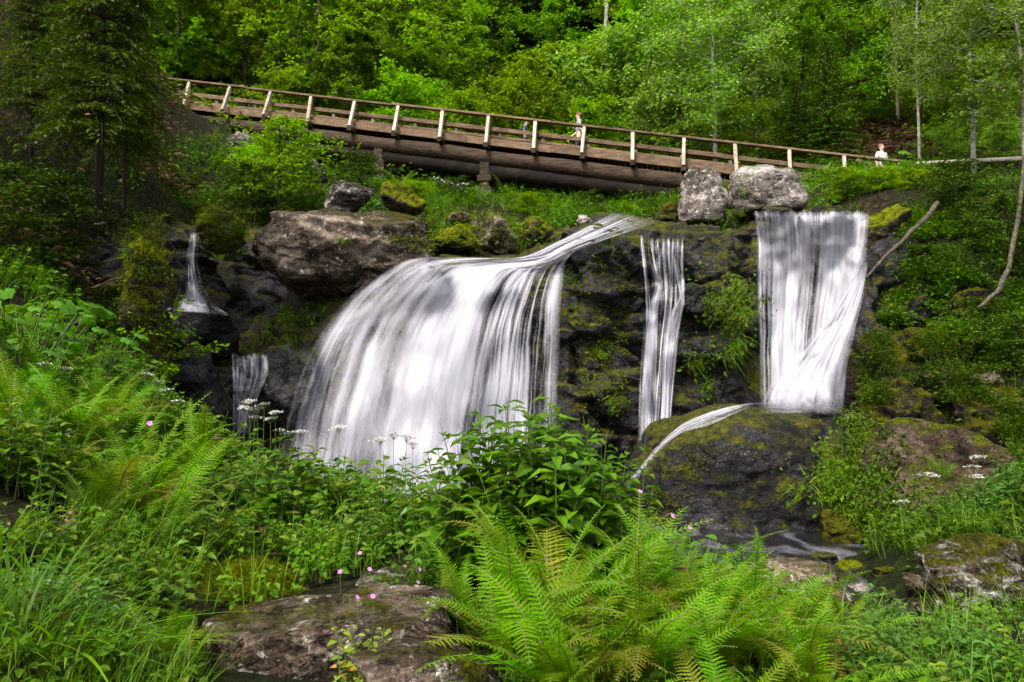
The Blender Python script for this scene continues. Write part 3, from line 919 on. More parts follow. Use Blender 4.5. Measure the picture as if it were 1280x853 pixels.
mf = sheet('main_fall',
      [(772, 262), (692, 304), (648, 322), (565, 322), (500, 326), (440, 366), (395, 425), (366, 500), (348, 580), (340, 650)],
      [(828, 276), (735, 308), (716, 318), (709, 330), (706, 345), (703, 380), (701, 430), (700, 500), (699, 560), (699, 640)],
      mat_falls('main_fall_water', [(0, .30), (.08, .55), (.16, .34), (.25, .66), (.33, .28), (.42, .84), (.52, .95), (.6, .55), (.68, .34), (.78, .40), (.88, .30), (1, .34)], 66, 1.0, .36,
                thread=[(0, .22), (.5, .16), (.62, .6), (.75, 1), (1, 1)], broken=1.7),
      nu=110, nv=130, smooth=22, ledge=.12, off=.19, label='broad white main waterfall fanning over a dark dome of rock')
s2 = sheet('water_veil',
      [(690, 306), (640, 324), (566, 326), (505, 334), (452, 372), (412, 425), (385, 500), (366, 580), (358, 650)],
      [(724, 312), (706, 326), (690, 336), (676, 346), (664, 380), (654, 430), (645, 500), (640, 560), (636, 640)],
      mat_falls('main_fall_veil', [(0, .1), (.12, .34), (.2, .05), (.3, .46), (.4, .05), (.5, .66), (.64, .78), (.78, .30), (.9, .05), (1, .0)], 30, 5.0, .46,
                thread=[(0, .15), (.6, .2), (.8, .8), (1, .9)], broken=1.5),
      nu=80, nv=110, off=.34, seed=4, smooth=22, ledge=.12)
s2.parent = mf
mid = sheet('middle_fall',
      [(794, 292), (799, 330), (803, 380), (802, 430), (798, 500), (795, 600)],
      [(860, 292), (858, 330), (858, 370), (850, 420), (842, 500), (834, 600)],
      mat_falls('middle_fall_water', [(0, .05), (.15, .30), (.3, .36), (.45, .24), (.6, .34), (.74, .30), (.88, .26), (1, .05)], 26, 9.0, .42, vs=1.4, vfr=.4,
                thread=[(0, 1), (1, 1)], broken=1.3, along=[(0, .5), (.3, .46), (.5, .5), (.7, .68), (1, .6)], vend=.82),
      nu=30, nv=80, label='thin threads of water falling down the mossy cliff between the two wide falls', smooth=5, ymin=15.75)
for Lf, Rt, sd in (([(808, 304), (814, 340), (815, 362), (806, 392), (803, 430), (799, 500), (796, 600)], [(816, 304), (824, 340), (829, 352), (824, 385), (822, 430), (821, 500), (820, 600)], 41.0),
                   ([(836, 302), (843, 345), (848, 370), (836, 392), (828, 430), (826, 500), (823, 600)], [(843, 302), (851, 345), (856, 376), (849, 402), (843, 440), (839, 500), (837, 600)], 47.0)):
    q = sheet('water_rope', Lf, Rt, mat_falls('middle_rope_water', [(0, .1), (.3, .55), (.6, .62), (1, .1)], 7, sd, .45, vfr=.5, thread=[(0, .5), (1, .5)], broken=1.2,
              along=[(0, .35), (.3, .55), (.6, .6), (1, .62)], vend=.82), nu=16, nv=80, off=.13, smooth=4, lumps=.02, ymin=15.7)
    q.parent = mid
st_ = sheet('straight_fall',
      [(938, 262), (944, 300), (946, 350), (948, 430), (950, 518)],
      [(1088, 262), (1085, 300), (1080, 345), (1064, 420), (1054, 518)],
      mat_falls('straight_fall_water', [(0, .25), (.1, .46), (.2, .60), (.4, .74), (.5, .66), (.57, .46), (.63, .66), (.8, .76), (1, .45)], 36, 13.0, .44, vfr=.18, vend=.88,
                thread=[(0, .9), (.3, .5), (.6, .5), (.8, .25), (1, .3)], broken=1.1),
      nu=80, nv=90, label='straight white waterfall on the right pouring onto a slanted ledge', off=.12, smooth=12, ledge=.09)
s4 = sheet('water_veil',
      [(1080, 322), (1042, 385), (1000, 435), (962, 480), (946, 518)],
      [(1086, 322), (1080, 372), (1067, 425), (1059, 470), (1056, 518)],
      mat_falls('straight_fall_veil', [(0, .0), (.15, .55), (.45, .85), (.8, .62), (1, .05)], 20, 17.0, .48, vfr=.3, vend=.84, thread=[(0, .4), (1, .4)], broken=1.1),
      nu=60, nv=70, off=.25, seed=8, smooth=12, ledge=.10)
s4.parent = st_
sheet('curling_stream',
      [(1074, 522), (1032, 507), (990, 504), (945, 504), (914, 508), (880, 518), (850, 532), (822, 557), (801, 583), (772, 614)],
      [(1076, 536), (1033, 510), (990, 506), (945, 507), (915, 519), (884, 533), (854, 541), (828, 561), (807, 587), (782, 617)],
      mat_falls('curling_water', [(0, .3), (.5, .55), (1, .1)], 5, 21.0, .5, broken=2.2, along=[(0, .3), (.3, .3), (.46, .62), (.6, .62), (.75, .42), (1, .5)]), nu=14, nv=130, off=.03, tol=9, smooth=2, lumps=.01, cat='stream',
      label='narrow white stream curling over the top edge of the huge wet boulder')
sheet('upper_cascade', [(238, 290), (232, 330), (227, 368), (204, 388)], [(249, 290), (247, 330), (262, 372), (290, 396)],
      mat_falls('upper_cascade_water', [(0, .3), (.3, .62), (.6, .40), (1, .2)], 10, 25.0, .42), nu=24, nv=60, off=.08,
      label='small thin cascade in the dark recess at upper left')
sheet('lower_cascade', [(288, 440), (290, 466), (290, 500), (289, 560)], [(334, 440), (336, 466), (322, 500), (310, 560)],
      mat_falls('lower_cascade_water', [(0, .45), (.3, .55), (.6, .56), (1, .4)], 14, 29.0, .45, vfr=.5, vend=.8), nu=30, nv=60, off=.10,
      label='small stepped cascade dropping from a ledge left of the main fall')
# the upper stream that feeds the straight fall and the pool below
xs = np.linspace(-9, 14, 90); ys = np.linspace(1.5, 17.5, 80)
gx, gy = np.meshgrid(xs, ys)
mb = MB()
zz = .02 * np.sin(gx * 3 + gy * 2) * np.cos(gy * 4) + .012 * np.sin(gx * 9 - gy * 7)
ii = (np.arange(79)[:, None] * 90 + np.arange(89)[None]).ravel()
mb.add(np.stack([gx.ravel(), gy.ravel(), zz.ravel() - .03], 1), np.stack([ii, ii + 1, ii + 91, ii + 90], 1))
tag(mb.build('water', M['stream'], smooth=True), kind='structure')
# ------------------------------------------------------------------ the timber footbridge
BA = Vector((-5.8, 29.0, 0)); BD = Vector((.981, -.195, 0)).normalized(); BN = Vector((.195, .981, 0)).normalized()


def bp(t, off=0.0, dz=0.0):
    """Point along the bridge: t metres from the post above the first pier, off metres away from us, dz above the cap rail."""
    q = BA + BD * t + BN * off
    return Vector((q.x, q.y, 12.59 - .178 * t + dz))


T0, T1, SP = -10.2, 19.0, 1.69
rnd = random.Random(2)
br = empty('footbridge', bp(0, 0, -1.1))
tag(br, 'sloping brown timber footbridge with pale railing posts crossing above the falls', 'bridge')
borg = bp(0, 0, -1.1)


def bb(name, mat, segs, parent=br):
    m = MB()
    for a, b, w, h, up in segs:
        m.beam(a - borg, b - borg, w, h, up)
    return m.build(name, M[mat], parent)


def run(name, mat, off, dz, w, h, parts=6, t0=T0, t1=T1, jit=.012, up=(0, 0, 1)):
    for k in range(parts):
        a = t0 + (t1 - t0) * k / parts; b = t0 + (t1 - t0) * (k + 1) / parts - .01
        j = rnd.uniform(-jit, jit)
        bb(name, mat, [(bp(a, off, dz + j), bp(b, off, dz + j + rnd.uniform(-jit, jit)), w, h, up)])


W = 1.9
for side, o in ((0, 0.0), (1, W)):
    run('cap_rail', 'rail', o, 0, .20, .075, 5)
    run('middle_rail', 'rail', o + .10 * (1 if side else -1) * 0 + .07, -.47, .06, .15, 5)
    run('lower_rail', 'rail', o + .07, -.74, .06, .10, 5)
    run('edge_board', 'deck', o - .12 * (1 - 2 * side), -.98, .06, .26, 5)
    for k in range(-6, 12):
        t = k * SP
        if t < T0 or t > T1: continue
        s = (1 - 2 * side)
        jt = rnd.uniform(-.035, .035); top = bp(t + jt, o - .02 * s, -.04); bot = bp(t - jt * .6, o - (.42 + jt) * s, -1.12 + jt)
        bb('post', 'post', [(bot, top, .13 + jt * .4, .12 - jt * .3, BD)])
        bb('cross_beam', 'girder', [(bp(t, o - .52 * s, -1.2), bp(t, o + .5 * s, -1.2), .16, .16, (0, 0, 1))])
# deck planks in one mesh
m = MB()
t = T0
while t < T1:
    m.beam(bp(t, -.05, -1.08) - borg, bp(t, W + .05, -1.08) - borg, .17, .05, (0, 0, 1))
    t += .185
m.build('deck', M['deck'], br)
# two stacked girders each side: a paler log above a near-black one
for o in (.02, W):
    m = MB()
    n = 30
    pts = [bp(T0 + (T1 - 3.3 - T0) * k / n, o, -1.52 + .015 * math.sin(k * 1.3)) - borg for k in range(n + 1)]
    m.tube(pts, [.27 + .012 * math.sin(k * .9) for k in range(n + 1)], 14)
    m.build('girder', M['girder'], br, smooth=True)
    m = MB()
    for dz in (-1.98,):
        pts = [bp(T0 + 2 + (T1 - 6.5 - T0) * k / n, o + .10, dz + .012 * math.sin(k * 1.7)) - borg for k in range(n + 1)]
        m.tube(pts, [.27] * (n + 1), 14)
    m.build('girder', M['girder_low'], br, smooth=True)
# cross ties under the deck
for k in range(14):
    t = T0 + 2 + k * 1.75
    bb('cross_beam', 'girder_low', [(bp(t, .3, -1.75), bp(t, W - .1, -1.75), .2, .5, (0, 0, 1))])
# piers
for (px, t) in ((474, .98), (612, 4.95)):
    for o in (.0, W):
        a = bp(t, o, -1.7)
        zg = g1(a.x, a.y) - .3
        m = MB()
        m.beam(Vector((a.x, a.y, zg)) - borg, a - borg, .34, .34, BD)
        p = m.build('pier', M['girder'], br)
        m = MB()
        m.beam(bp(t, o - .22, -2.3) - borg, bp(t, o + .22, -2.3) - borg, .5, .22, (0, 0, 1))
        m.build('pier_cap', M['girder'], p)
        m = MB()
        m.beam(Vector((a.x, a.y, zg - .2)) - borg, Vector((a.x, a.y, zg + .75)) - borg, .6, .55, BD)
        m.build('pier_foot', M['bark_grey'], p)
# end brace and abutment
bb('brace', 'rail', [(bp(17.3, -.06, -.1), bp(18.9, -.06, -.85), .05, .14, (0, 0, 1))])
m = MB()
m.beam(bp(18.2, -.3, -2.1) - borg, bp(18.2, W + .3, -2.1) - borg, 1.6, 1.5, (0, 0, 1))
m.build('abutment', M['rock_dark'], br)
m = MB()
m.beam(bp(-10.4, -.4, -2.2) - borg, bp(-10.4, W + .4, -2.2) - borg, 1.5, 2.2, (0, 0, 1))
m.build('abutment', M['rock_dark'], br)

# the path rail that carries on to the right of the bridge
hr = empty('path_railing', P(1140, 206, 25.3))
tag(hr, 'pale round pole railing running on to the right from the bridge end', 'railing')
ho = P(1140, 206, 25.3)
m = MB(); m.tube([P(1138, 206, 25.3) - ho, P(1200, 202, 24.3) - ho, P(1290, 198, 23) - ho, P(1400, 195, 22) - ho], [.075, .07, .07, .065], 9)
m.build('rail', M['pole'], hr, smooth=True)
for px, py, Y in ((1146, 206, 25.2), (1212, 202, 24.1), (1278, 199, 23.1)):
    a = P(px, py, Y)
    m = MB(); m.tube([a - ho + Vector((0, .1, -.02)), Vector((a.x, a.y + .1, g1(a.x, a.y + .1) - .3)) - ho], [.07, .08], 9)
    m.build('post', M['girder'], hr, smooth=True)

# ------------------------------------------------------------------ people on the bridge
M['skin'] = mat_simple('skin', (.50, .30, .22), .55, .06)
SKIN = {}


def skinned(name, verts, edges, mat, parent, root=0, sub=2):
    me = bpy.data.meshes.new(name)
    me.from_pydata([v[:3] for v in verts], edges, [])
    o = bpy.data.objects.new(name, me)
    COL.objects.link(o)
    md = o.modifiers.new('skin', 'SKIN')
    for i, v in enumerate(verts):
        sv = me.skin_vertices[0].data[i]
        r = v[3]
        sv.radius = r if hasattr(r, '__len__') else (r, r)
        sv.use_root = (i == root)
    md.use_smooth_shade = True
    ss = o.modifiers.new('subsurf', 'SUBSURF'); ss.levels = sub; ss.render_levels = sub
    dg = bpy.context.evaluated_depsgraph_get()
    me2 = bpy.data.meshes.new_from_object(o.evaluated_get(dg))
    bpy.data.objects.remove(o)
    me2.name = name
    me2.materials.clear(); me2.materials.append(mat)
    for p in me2.polygons: p.use_smooth = True
    return link(name, me2, parent)


def person(loc, rz, H, shirt, trousers, hair, label, step=.12, armsf=.25, cap=None):
    """A walking figure, 1.75 m tall at H = 1.75; local -Y is the way it faces."""
    e = empty('person', loc, rz, H / 1.75)
    tag(e, label, 'person')
    # joints
    def leg(s, f):
        return [(s * .09, 0, .90), (s * .095, -.10 * f - .02, .50), (s * .095, -.16 * f + (.10 if f < 0 else 0), .09), (s * .10, -.16 * f - .15, .035)]
    def arm(s, f):
        return [(s * .17, .0, 1.43), (s * .235, .03 * f, 1.15), (s * .23, -.20 * f - .06, .93), (s * .22, -.25 * f - .10, .84)]
    V = [(0, 0, .93, (.13, .10)), (0, -.01, 1.12, (.12, .09)), (0, -.01, 1.32, (.15, .10)), (0, 0, 1.44, (.09, .075)), (0, -.005, 1.53, (.052, .055)),
         (0, -.03, 1.62, (.073, .088)), (0, -.02, 1.70, (.065, .075))]
    E = [(0, 1), (1, 2), (2, 3), (3, 4), (4, 5), (5, 6)]
    for s, f in ((1, step / .12), (-1, -step / .12)):
        b = len(V); r = (.085, .056, .042, .032)
        V += [(*p, r[k]) for k, p in enumerate(leg(s, f))]
        E += [(0, b), (b, b + 1), (b + 1, b + 2), (b + 2, b + 3)]
        a = len(V); r = (.052, .042, .030, .036)
        V += [(*p, r[k]) for k, p in enumerate(arm(s, -f * armsf / .25))]
        E += [(2, a), (a, a + 1), (a + 1, a + 2), (a + 2, a + 3)]
        hp = Vector(V[a + 3][:3])
        for q in range(5):   # five fingers of different length, slightly curled; the thumb leaves the side of the palm
            i = len(V)
            if q < 4:
                ox = (q - 1.5) * .017
                ln = (.055, .068, .064, .048)[q]
                V += [(hp.x - .004 * s, hp.y + ox, hp.z - .03, .009), (hp.x - .012 * s, hp.y + ox, hp.z - .03 - ln, .007)]
            else:
                V += [(hp.x - .01 * s, hp.y - .035, hp.z - .005, .010), (hp.x - .018 * s, hp.y - .05, hp.z - .04, .008)]
            E += [(a + 3, i), (i, i + 1)]
    body = skinned('body', V, E, M['skin'], e, 0)
    # face: nose, ears, eyes, mouth
    m = MB()
    m.tube([(0, -.112, 1.655), (0, -.128, 1.625), (0, -.112, 1.612)], [.008, .014, .010], 6)
    nose = m.build('nose', M['skin'], body, smooth=True)
    for s in (1, -1):
        m = MB(); m.tube([(s * .076, -.01, 1.65), (s * .084, -.004, 1.63), (s * .078, -.01, 1.60)], [.010, .016, .009], 6); m.build('ear', M['skin'], body, smooth=True)
        m = MB(); m.tube([(s * .03, -.108, 1.650), (s * .03, -.114, 1.650)], [.012, .007], 8); m.build('eye', M['girder_low'], body, smooth=True)
    m = MB(); m.tube([(-.022, -.106, 1.585), (0, -.113, 1.583), (.022, -.106, 1.585)], [.004, .008, .004], 6); m.build('mouth', M['pink_petal'], body, smooth=True)
    # shirt
    S = [(0, 0, .96, (.155, .12)), (0, -.01, 1.12, (.14, .108)), (0, -.01, 1.32, (.17, .12)), (0, 0, 1.455, (.085, .08))]
    SE = [(0, 1), (1, 2), (2, 3)]
    for s, f in ((1, -step / .12 * armsf / .25), (-1, step / .12 * armsf / .25)):
        b = len(S); q = arm(s, f)
        S += [(*q[0], .068), (*q[1], .056)]
        SE += [(2, b), (b, b + 1)]
    skinned('shirt', S, SE, mat_simple('shirt_cloth', shirt, .85, .15), e, 0)
    T = [(0, 0, .97, (.145, .115)), (0, 0, .88, (.14, .11))]
    TE = [(0, 1)]
    for s, f in ((1, step / .12), (-1, -step / .12)):
        b = len(T); q = leg(s, f)
        T += [(q[0][0], q[0][1], .84, .10), (*q[1], .072), (q[2][0], q[2][1], q[2][2] + .03, .056)]
        TE += [(1, b), (b, b + 1), (b + 1, b + 2)]
        m = MB(); m.tube([(q[2][0], q[2][1] + .05, .045), (q[2][0], q[2][1] - .04, .055), (q[3][0], q[3][1] - .03, .035)], [.045, .05, .035], 10)
        m.build('shoe', M['girder_low'], e, smooth=True)
    skinned('trousers', T, TE, mat_simple('trouser_cloth', trousers, .9, .15), e, 0)
    hm = mat_simple('hair', hair, .7, .3, 60)
    h = rock_mesh('hair', 7, hm, 3, 3, 0, .05, 3)
    h.transform(Matrix.Translation((0, .012, 1.695)) @ Matrix.Diagonal((.088, .098, .078, 1)))
    link('hair', h, e)
    return e


def deckz(t): return bp(t, 0, -1.05).z


q = bp(8.2, .75); person((q.x, q.y, deckz(8.2)), R(-82), 1.74, (.20, .21, .24), (.025, .025, .045), (.16, .05, .03),
                         'person in a pale grey shirt and dark trousers walking along the bridge')
q = bp(6.3, .55); person((q.x, q.y, deckz(6.3)), R(75), 1.18, (.07, .08, .16), (.10, .12, .2), (.03, .02, .015),
                         'small child in dark blue clothes walking on the bridge behind the railing', step=.09)
q = bp(18.2, .5); person((q.x, q.y, deckz(18.2)), R(20), 1.72, (.42, .41, .40), (.05, .05, .07), (.13, .07, .04),
                         'person in a white shirt standing at the right end of the bridge', step=.02, armsf=.05)
# ------------------------------------------------------------------ trees
def rv(n, rs):
    v = rs.normal(size=(n, 3)); return v / np.linalg.norm(v, axis=1, keepdims=True)


def broadleaf_meshes(seed, H, rad, nleaf, lsize, base=.15, up=.35, flat=.5, spread=.22, limb_n=26, trunk_r=.12, upr=.55, wl=.55, shape=0, slim=False):
    """Trunk with limbs, and a crown of separate leaves carried by twigs; returns (trunk mesh builder, crown mesh builder)."""
    rnd = random.Random(seed); rs = np.random.RandomState(seed)
    tb, cb = MB(), MB()
    n = 9
    off = [(rnd.uniform(-1, 1), rnd.uniform(-1, 1)) for _ in range(n)]
    tp = [Vector((off[k][0] * .02 * H * k / n, off[k][1] * .02 * H * k / n, H * .96 * k / (n - 1))) for k in range(n)]
    tb.tube(tp, [trunk_r * (1 - .9 * k / (n - 1)) + .008 for k in range(n)], 8)
    per = nleaf // limb_n
    for i in range(limb_n):
        f = base + (1 - base) * ((i + rnd.random()) / limb_n) ** .9
        k = f * (n - 1); k0 = min(int(k), n - 2)
        a = tp[k0].lerp(tp[k0 + 1], k - k0) if f < 1 else tp[-1]
        ang = i * 2.399 + rnd.uniform(-.5, .5)
        prof = (math.sin(min(1, (f - base) / (1 - base) * .92 + .10) * PI) ** .7) if not slim else (1.05 - f * .8)
        ln = rad * prof * rnd.uniform(.65, 1.15) + .15
        d = Vector((math.cos(ang), math.sin(ang), up * rnd.uniform(.5, 1.6)))
        pts = [a + d * (ln * s) + Vector((0, 0, -.10 * ln * s * s)) for s in (0, .35, .7, 1)]
        r0 = max(.012, trunk_r * .32 * (1 - f * .6))
        tb.tube(pts, [r0, r0 * .7, r0 * .45, .006], 5)
        nt = max(4, int(6 + ln * 2.2))
        tips = []
        for q in range(nt):
            s = rnd.uniform(.25, 1.0)
            p = Vector(pts[0]).lerp(Vector(pts[3]), s)
            dd = Vector((rnd.gauss(0, 1), rnd.gauss(0, 1), rnd.gauss(.1, .45))).normalized() * (ln * rnd.uniform(.18, .42))
            tips.append((p, p + dd))
            tb.tube([p, p + dd], [.010, .004], 4, cap=False)
        m = max(6, per // nt)
        for p, e in tips:
            t = rs.rand(m)[:, None]
            c = np.array(p) * (1 - t) + np.array(e) * t + rs.normal(size=(m, 3)) * spread * np.array([1, 1, flat]) * (.4 + .6 * t)
            d3 = rs.normal(size=(m, 3)) * np.array([1, 1, .45]) + np.array(e - p) * .8 + np.array([0, 0, -.25])
            nr = rs.normal(size=(m, 3)) * .6 + np.array([0, 0, upr])
            L = lsize * rs.uniform(.6, 1.3, m)
            cb.leaves(c, d3, nr, L, L * wl, .14, shape, droop=.12)
    return tb, cb


def conifer_meshes(seed, H, rad, lsize=.16, step=.33, droop=.35, base=.05, trunk_r=.13, dens=1.0):
    rnd = random.Random(seed); rs = np.random.RandomState(seed)
    tb, cb = MB(), MB()
    tb.tube([(0, 0, 0), (rnd.uniform(-.05, .05), 0, H * .5), (0, 0, H)], [trunk_r, trunk_r * .6, .01], 8)
    z = H * base
    Pn, Dn, Nn, Ln = [], [], [], []
    while z < H * .985:
        f = z / H
        nb = rnd.randint(5, 7)
        a0 = rnd.random() * 6.3
        for b in range(nb):
            ang = a0 + b * 2 * PI / nb + rnd.uniform(-.25, .25)
            ln = rad * ((1 - f) ** .75) * rnd.uniform(.7, 1.12) + .12
            h = Vector((math.cos(ang), math.sin(ang), 0))
            sd = Vector((-h.y, h.x, 0))
            up0 = .25 + .3 * f
            def at(s): return Vector((0, 0, z)) + h * (ln * s) + Vector((0, 0, ln * (up0 * s - (droop + .3) * s * s * (1 - .5 * f))))
            tb.tube([at(0), at(.5), at(1)], [.022, .014, .005], 4, cap=False)
            nt = max(3, int(ln / .13 * dens))
            for k in range(nt):
                s = .12 + .88 * (k + rnd.random() * .6) / nt
                p = at(s); tw = (ln * .42 * (1.05 - s) + .10) * rnd.uniform(.7, 1.2)
                for sg in (1, -1):
                    dr = (h * .62 + sd * sg * .78 + Vector((0, 0, -.18 + rnd.uniform(-.12, .12)))).normalized()
                    m = max(2, int(tw / .075))
                    for q in range(m):
                        c = p + dr * (tw * (q + .5) / m)
                        Pn.append(c); Dn.append(dr * .8 + Vector((rnd.uniform(-.5, .5), rnd.uniform(-.5, .5), rnd.uniform(-.35, .1))))
                        Nn.append((rnd.gauss(0, .35), rnd.gauss(0, .35), 1)); Ln.append(lsize * rnd.uniform(.6, 1.2))
        z += step * rnd.uniform(.75, 1.25) * (1 - .35 * f)
    L = np.array(Ln)
    cb.leaves(np.array(Pn), np.array(Dn), np.array(Nn), L, L * .34, .05, 0, droop=.15)
    return tb, cb


PROTO = {}


def proto(kind, builder, leafm, barkm):
    tb, cb = builder
    PROTO.setdefault(kind, []).append((tb.mesh('trunk', M[barkm], True), cb.mesh('crown', M[leafm])))


for s in (1, 2, 3):
    proto('beech', broadleaf_meshes(s, 10, 3.0, 11000, .21, up=.30, flat=.40, spread=.15, limb_n=30), 'beech', 'bark')
for s in (11, 12):
    proto('maple', broadleaf_meshes(s, 10, 3.1, 9000, .25, up=.35, flat=.45, spread=.18, limb_n=28, wl=.75), 'maple', 'bark')
for s in (21, 22):
    proto('bush', broadleaf_meshes(s, 4.2, 1.9, 6500, .17, base=.04, up=.5, spread=.20, limb_n=26, trunk_r=.05), 'beech', 'bark')
for s in (24, 25):
    proto('greybush', broadleaf_meshes(s, 4.2, 1.8, 6500, .15, base=.04, up=.55, spread=.22, limb_n=26, trunk_r=.05), 'birch', 'bark')
for s in (31, 32):
    proto('birch', broadleaf_meshes(s, 10, 2.2, 10000, .125, base=.24, up=.25, flat=.9, spread=.26, limb_n=38, trunk_r=.085, wl=.7), 'birch', 'bark_pale')
for s in (41, 42):
    proto('spruce', conifer_meshes(s, 13, 2.6, .24, .42), 'spruce', 'bark_dark')
for s in (45,):
    proto('youngspruce', conifer_meshes(s, 6, 1.7, .17, .30, droop=.2), 'spruce_tip', 'bark_dark')
for s in (51, 52):
    proto('darkbeech', broadleaf_meshes(s, 9, 2.6, 9000, .2, base=.1, up=.15, flat=.22, spread=.24, limb_n=30), 'maple', 'bark_dark')
for s in (55,):
    proto('sapling', broadleaf_meshes(s, 3.0, .9, 1500, .12, base=.2, up=.4, flat=.4, spread=.13, limb_n=16, trunk_r=.03, wl=.6, shape=0), 'beech', 'bark_dark')
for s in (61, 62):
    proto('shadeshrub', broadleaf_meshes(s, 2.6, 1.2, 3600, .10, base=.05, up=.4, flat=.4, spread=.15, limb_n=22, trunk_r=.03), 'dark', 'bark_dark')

CAT = dict(beech='tree', maple='tree', bush='bush', greybush='bush', birch='tree', spruce='tree', youngspruce='tree', darkbeech='tree', sapling='tree', shadeshrub='shrub')
NAME = dict(beech='beech_tree', maple='maple_tree', bush='bush', greybush='bush', birch='birch_tree', spruce='spruce_tree', youngspruce='young_spruce',
            darkbeech='shade_tree', sapling='sapling', shadeshrub='shrub')
trnd = random.Random(77)


def tree(kind, px, Y, label, H=None, sx=1.0, py=None, group=None, lean=(0, 0), rz=None, sink=.15):
    """A tree rooted on the ground Y metres off, in the direction of photo column px; H scales the crown's height."""
    v = PROTO[kind]
    tm, cm = v[trnd.randrange(len(v))]
    x = (px - 640) / FPX * Y
    z = g1(x, Y) if py is None else P(px, py, Y).z
    H0 = {'beech': 10, 'maple': 10, 'bush': 4.2, 'greybush': 4.2, 'birch': 10, 'spruce': 13, 'youngspruce': 6, 'darkbeech': 9, 'sapling': 3.0, 'shadeshrub': 2.6}[kind]
    s = (H or H0) / H0
    e = empty(NAME[kind], (x, Y, z - sink))
    e.rotation_euler = (lean[0], lean[1], trnd.random() * 6.28 if rz is None else rz)
    e.scale = (s * sx, s * sx, s)
    tag(e, label, CAT[kind], group)
    link('trunk', tm, e); link('crown', cm, e)
    return e


F = 'trees massed on the wooded slope behind the bridge'
# just behind the bridge, left to right
for kind, px, Y, H, sx, lab in [
    ('maple', 215, 34.5, 9, 1.1, 'mid green maple rising behind the left end of the bridge rail'),
    ('beech', 300, 35.5, 10, 1.0, 'bright beech behind the second and third posts from the left bridge end'),
    ('beech', 392, 34, 11, 1.0, 'tall yellow green beech above the bridge where the rail is clearest of leaves'),
    ('bush', 352, 32.6, 3.4, 1.0, 'leafy bush just behind the left part of the bridge rail'),
    ('beech', 470, 36, 11, 1.05, 'bright yellow green beech over the first pier'),
    ('maple', 432, 33.4, 7, .9, 'small maple behind the bridge post above the first pier'),
    ('bush', 505, 32.6, 4.0, 1.1, 'bright bush behind the bridge between the two piers'),
    ('beech', 548, 35, 9, 1.0, 'glowing beech right of the first pier with spreading top'),
    ('bush', 575, 32, 3.6, 1.0, 'low bright bush behind the bridge near the second pier'),
    ('bush', 640, 32.5, 4.2, 1.1, 'bright bush behind the small child on the bridge'),
    ('bush', 690, 34, 5.2, 1.1, 'tall bright bush between the child and the walker on the bridge'),
    ('bush', 735, 31.6, 3.6, 1.0, 'pale bush right behind the walker in the grey shirt'),
    ('greybush', 775, 33, 6.2, 1.1, 'grey green bush behind the walker reaching well above the rail'),
    ('beech', 815, 36, 9.5, .9, 'bright beech between the grey green bush and the large birch'),
    ('greybush', 840, 31, 4.2, 1.0, 'small silvery bush behind the bridge left of the birch trunk'),
    ('birch', 897, 28.6, 9.2, 1.15, 'large airy birch with thin pale trunk standing by the bridge'),
    ('birch', 858, 31.5, 9.0, 1.0, 'second airy birch just left of the large birch by the bridge'),
    ('birch', 950, 30.5, 8.2, 1.0, 'silvery birch between the large birch and the dark layered trees'),
    ('bush', 925, 29.5, 3.0, 1.0, 'low green bush at the bridge rail under the large birch'),
    ('darkbeech', 1010, 32, 8.5, 1.0, 'dark layered tree with flat sprays right of the birches'),
    ('youngspruce', 1040, 29, 5.0, 1.1, 'young spruce with bright tips above the right bridge posts'),
    ('darkbeech', 1072, 34, 9.0, 1.0, 'dark layered tree above the right end of the bridge'),
    ('youngspruce', 1000, 29.2, 3.6, 1.2, 'short young spruce behind the rail left of the bridge end'),
    ('birch', 1156, 26.5, 10.5, .55, 'slender birch with a tall bare pale trunk beyond the bridge end'),
    ('birch', 1225, 23.5, 8.5, 1.05, 'leafy birch with small bright leaves at the right edge above the path railing'),
    ('birch', 1290, 21.5, 8.5, 1.1, 'birch cut by the right edge of the view with drooping foliage'),
    ('greybush', 1190, 28, 1.6, 1.3, 'low bush behind the path railing right of the bridge end'),
    ('greybush', 1262, 27, 1.6, 1.3, 'low bush behind the path railing at the far right'),
    ('beech', 1205, 32, 11, 1.0, 'tall beech behind the leafy right birch')]:
    tree(kind, px, Y, lab, H, sx, group=F)
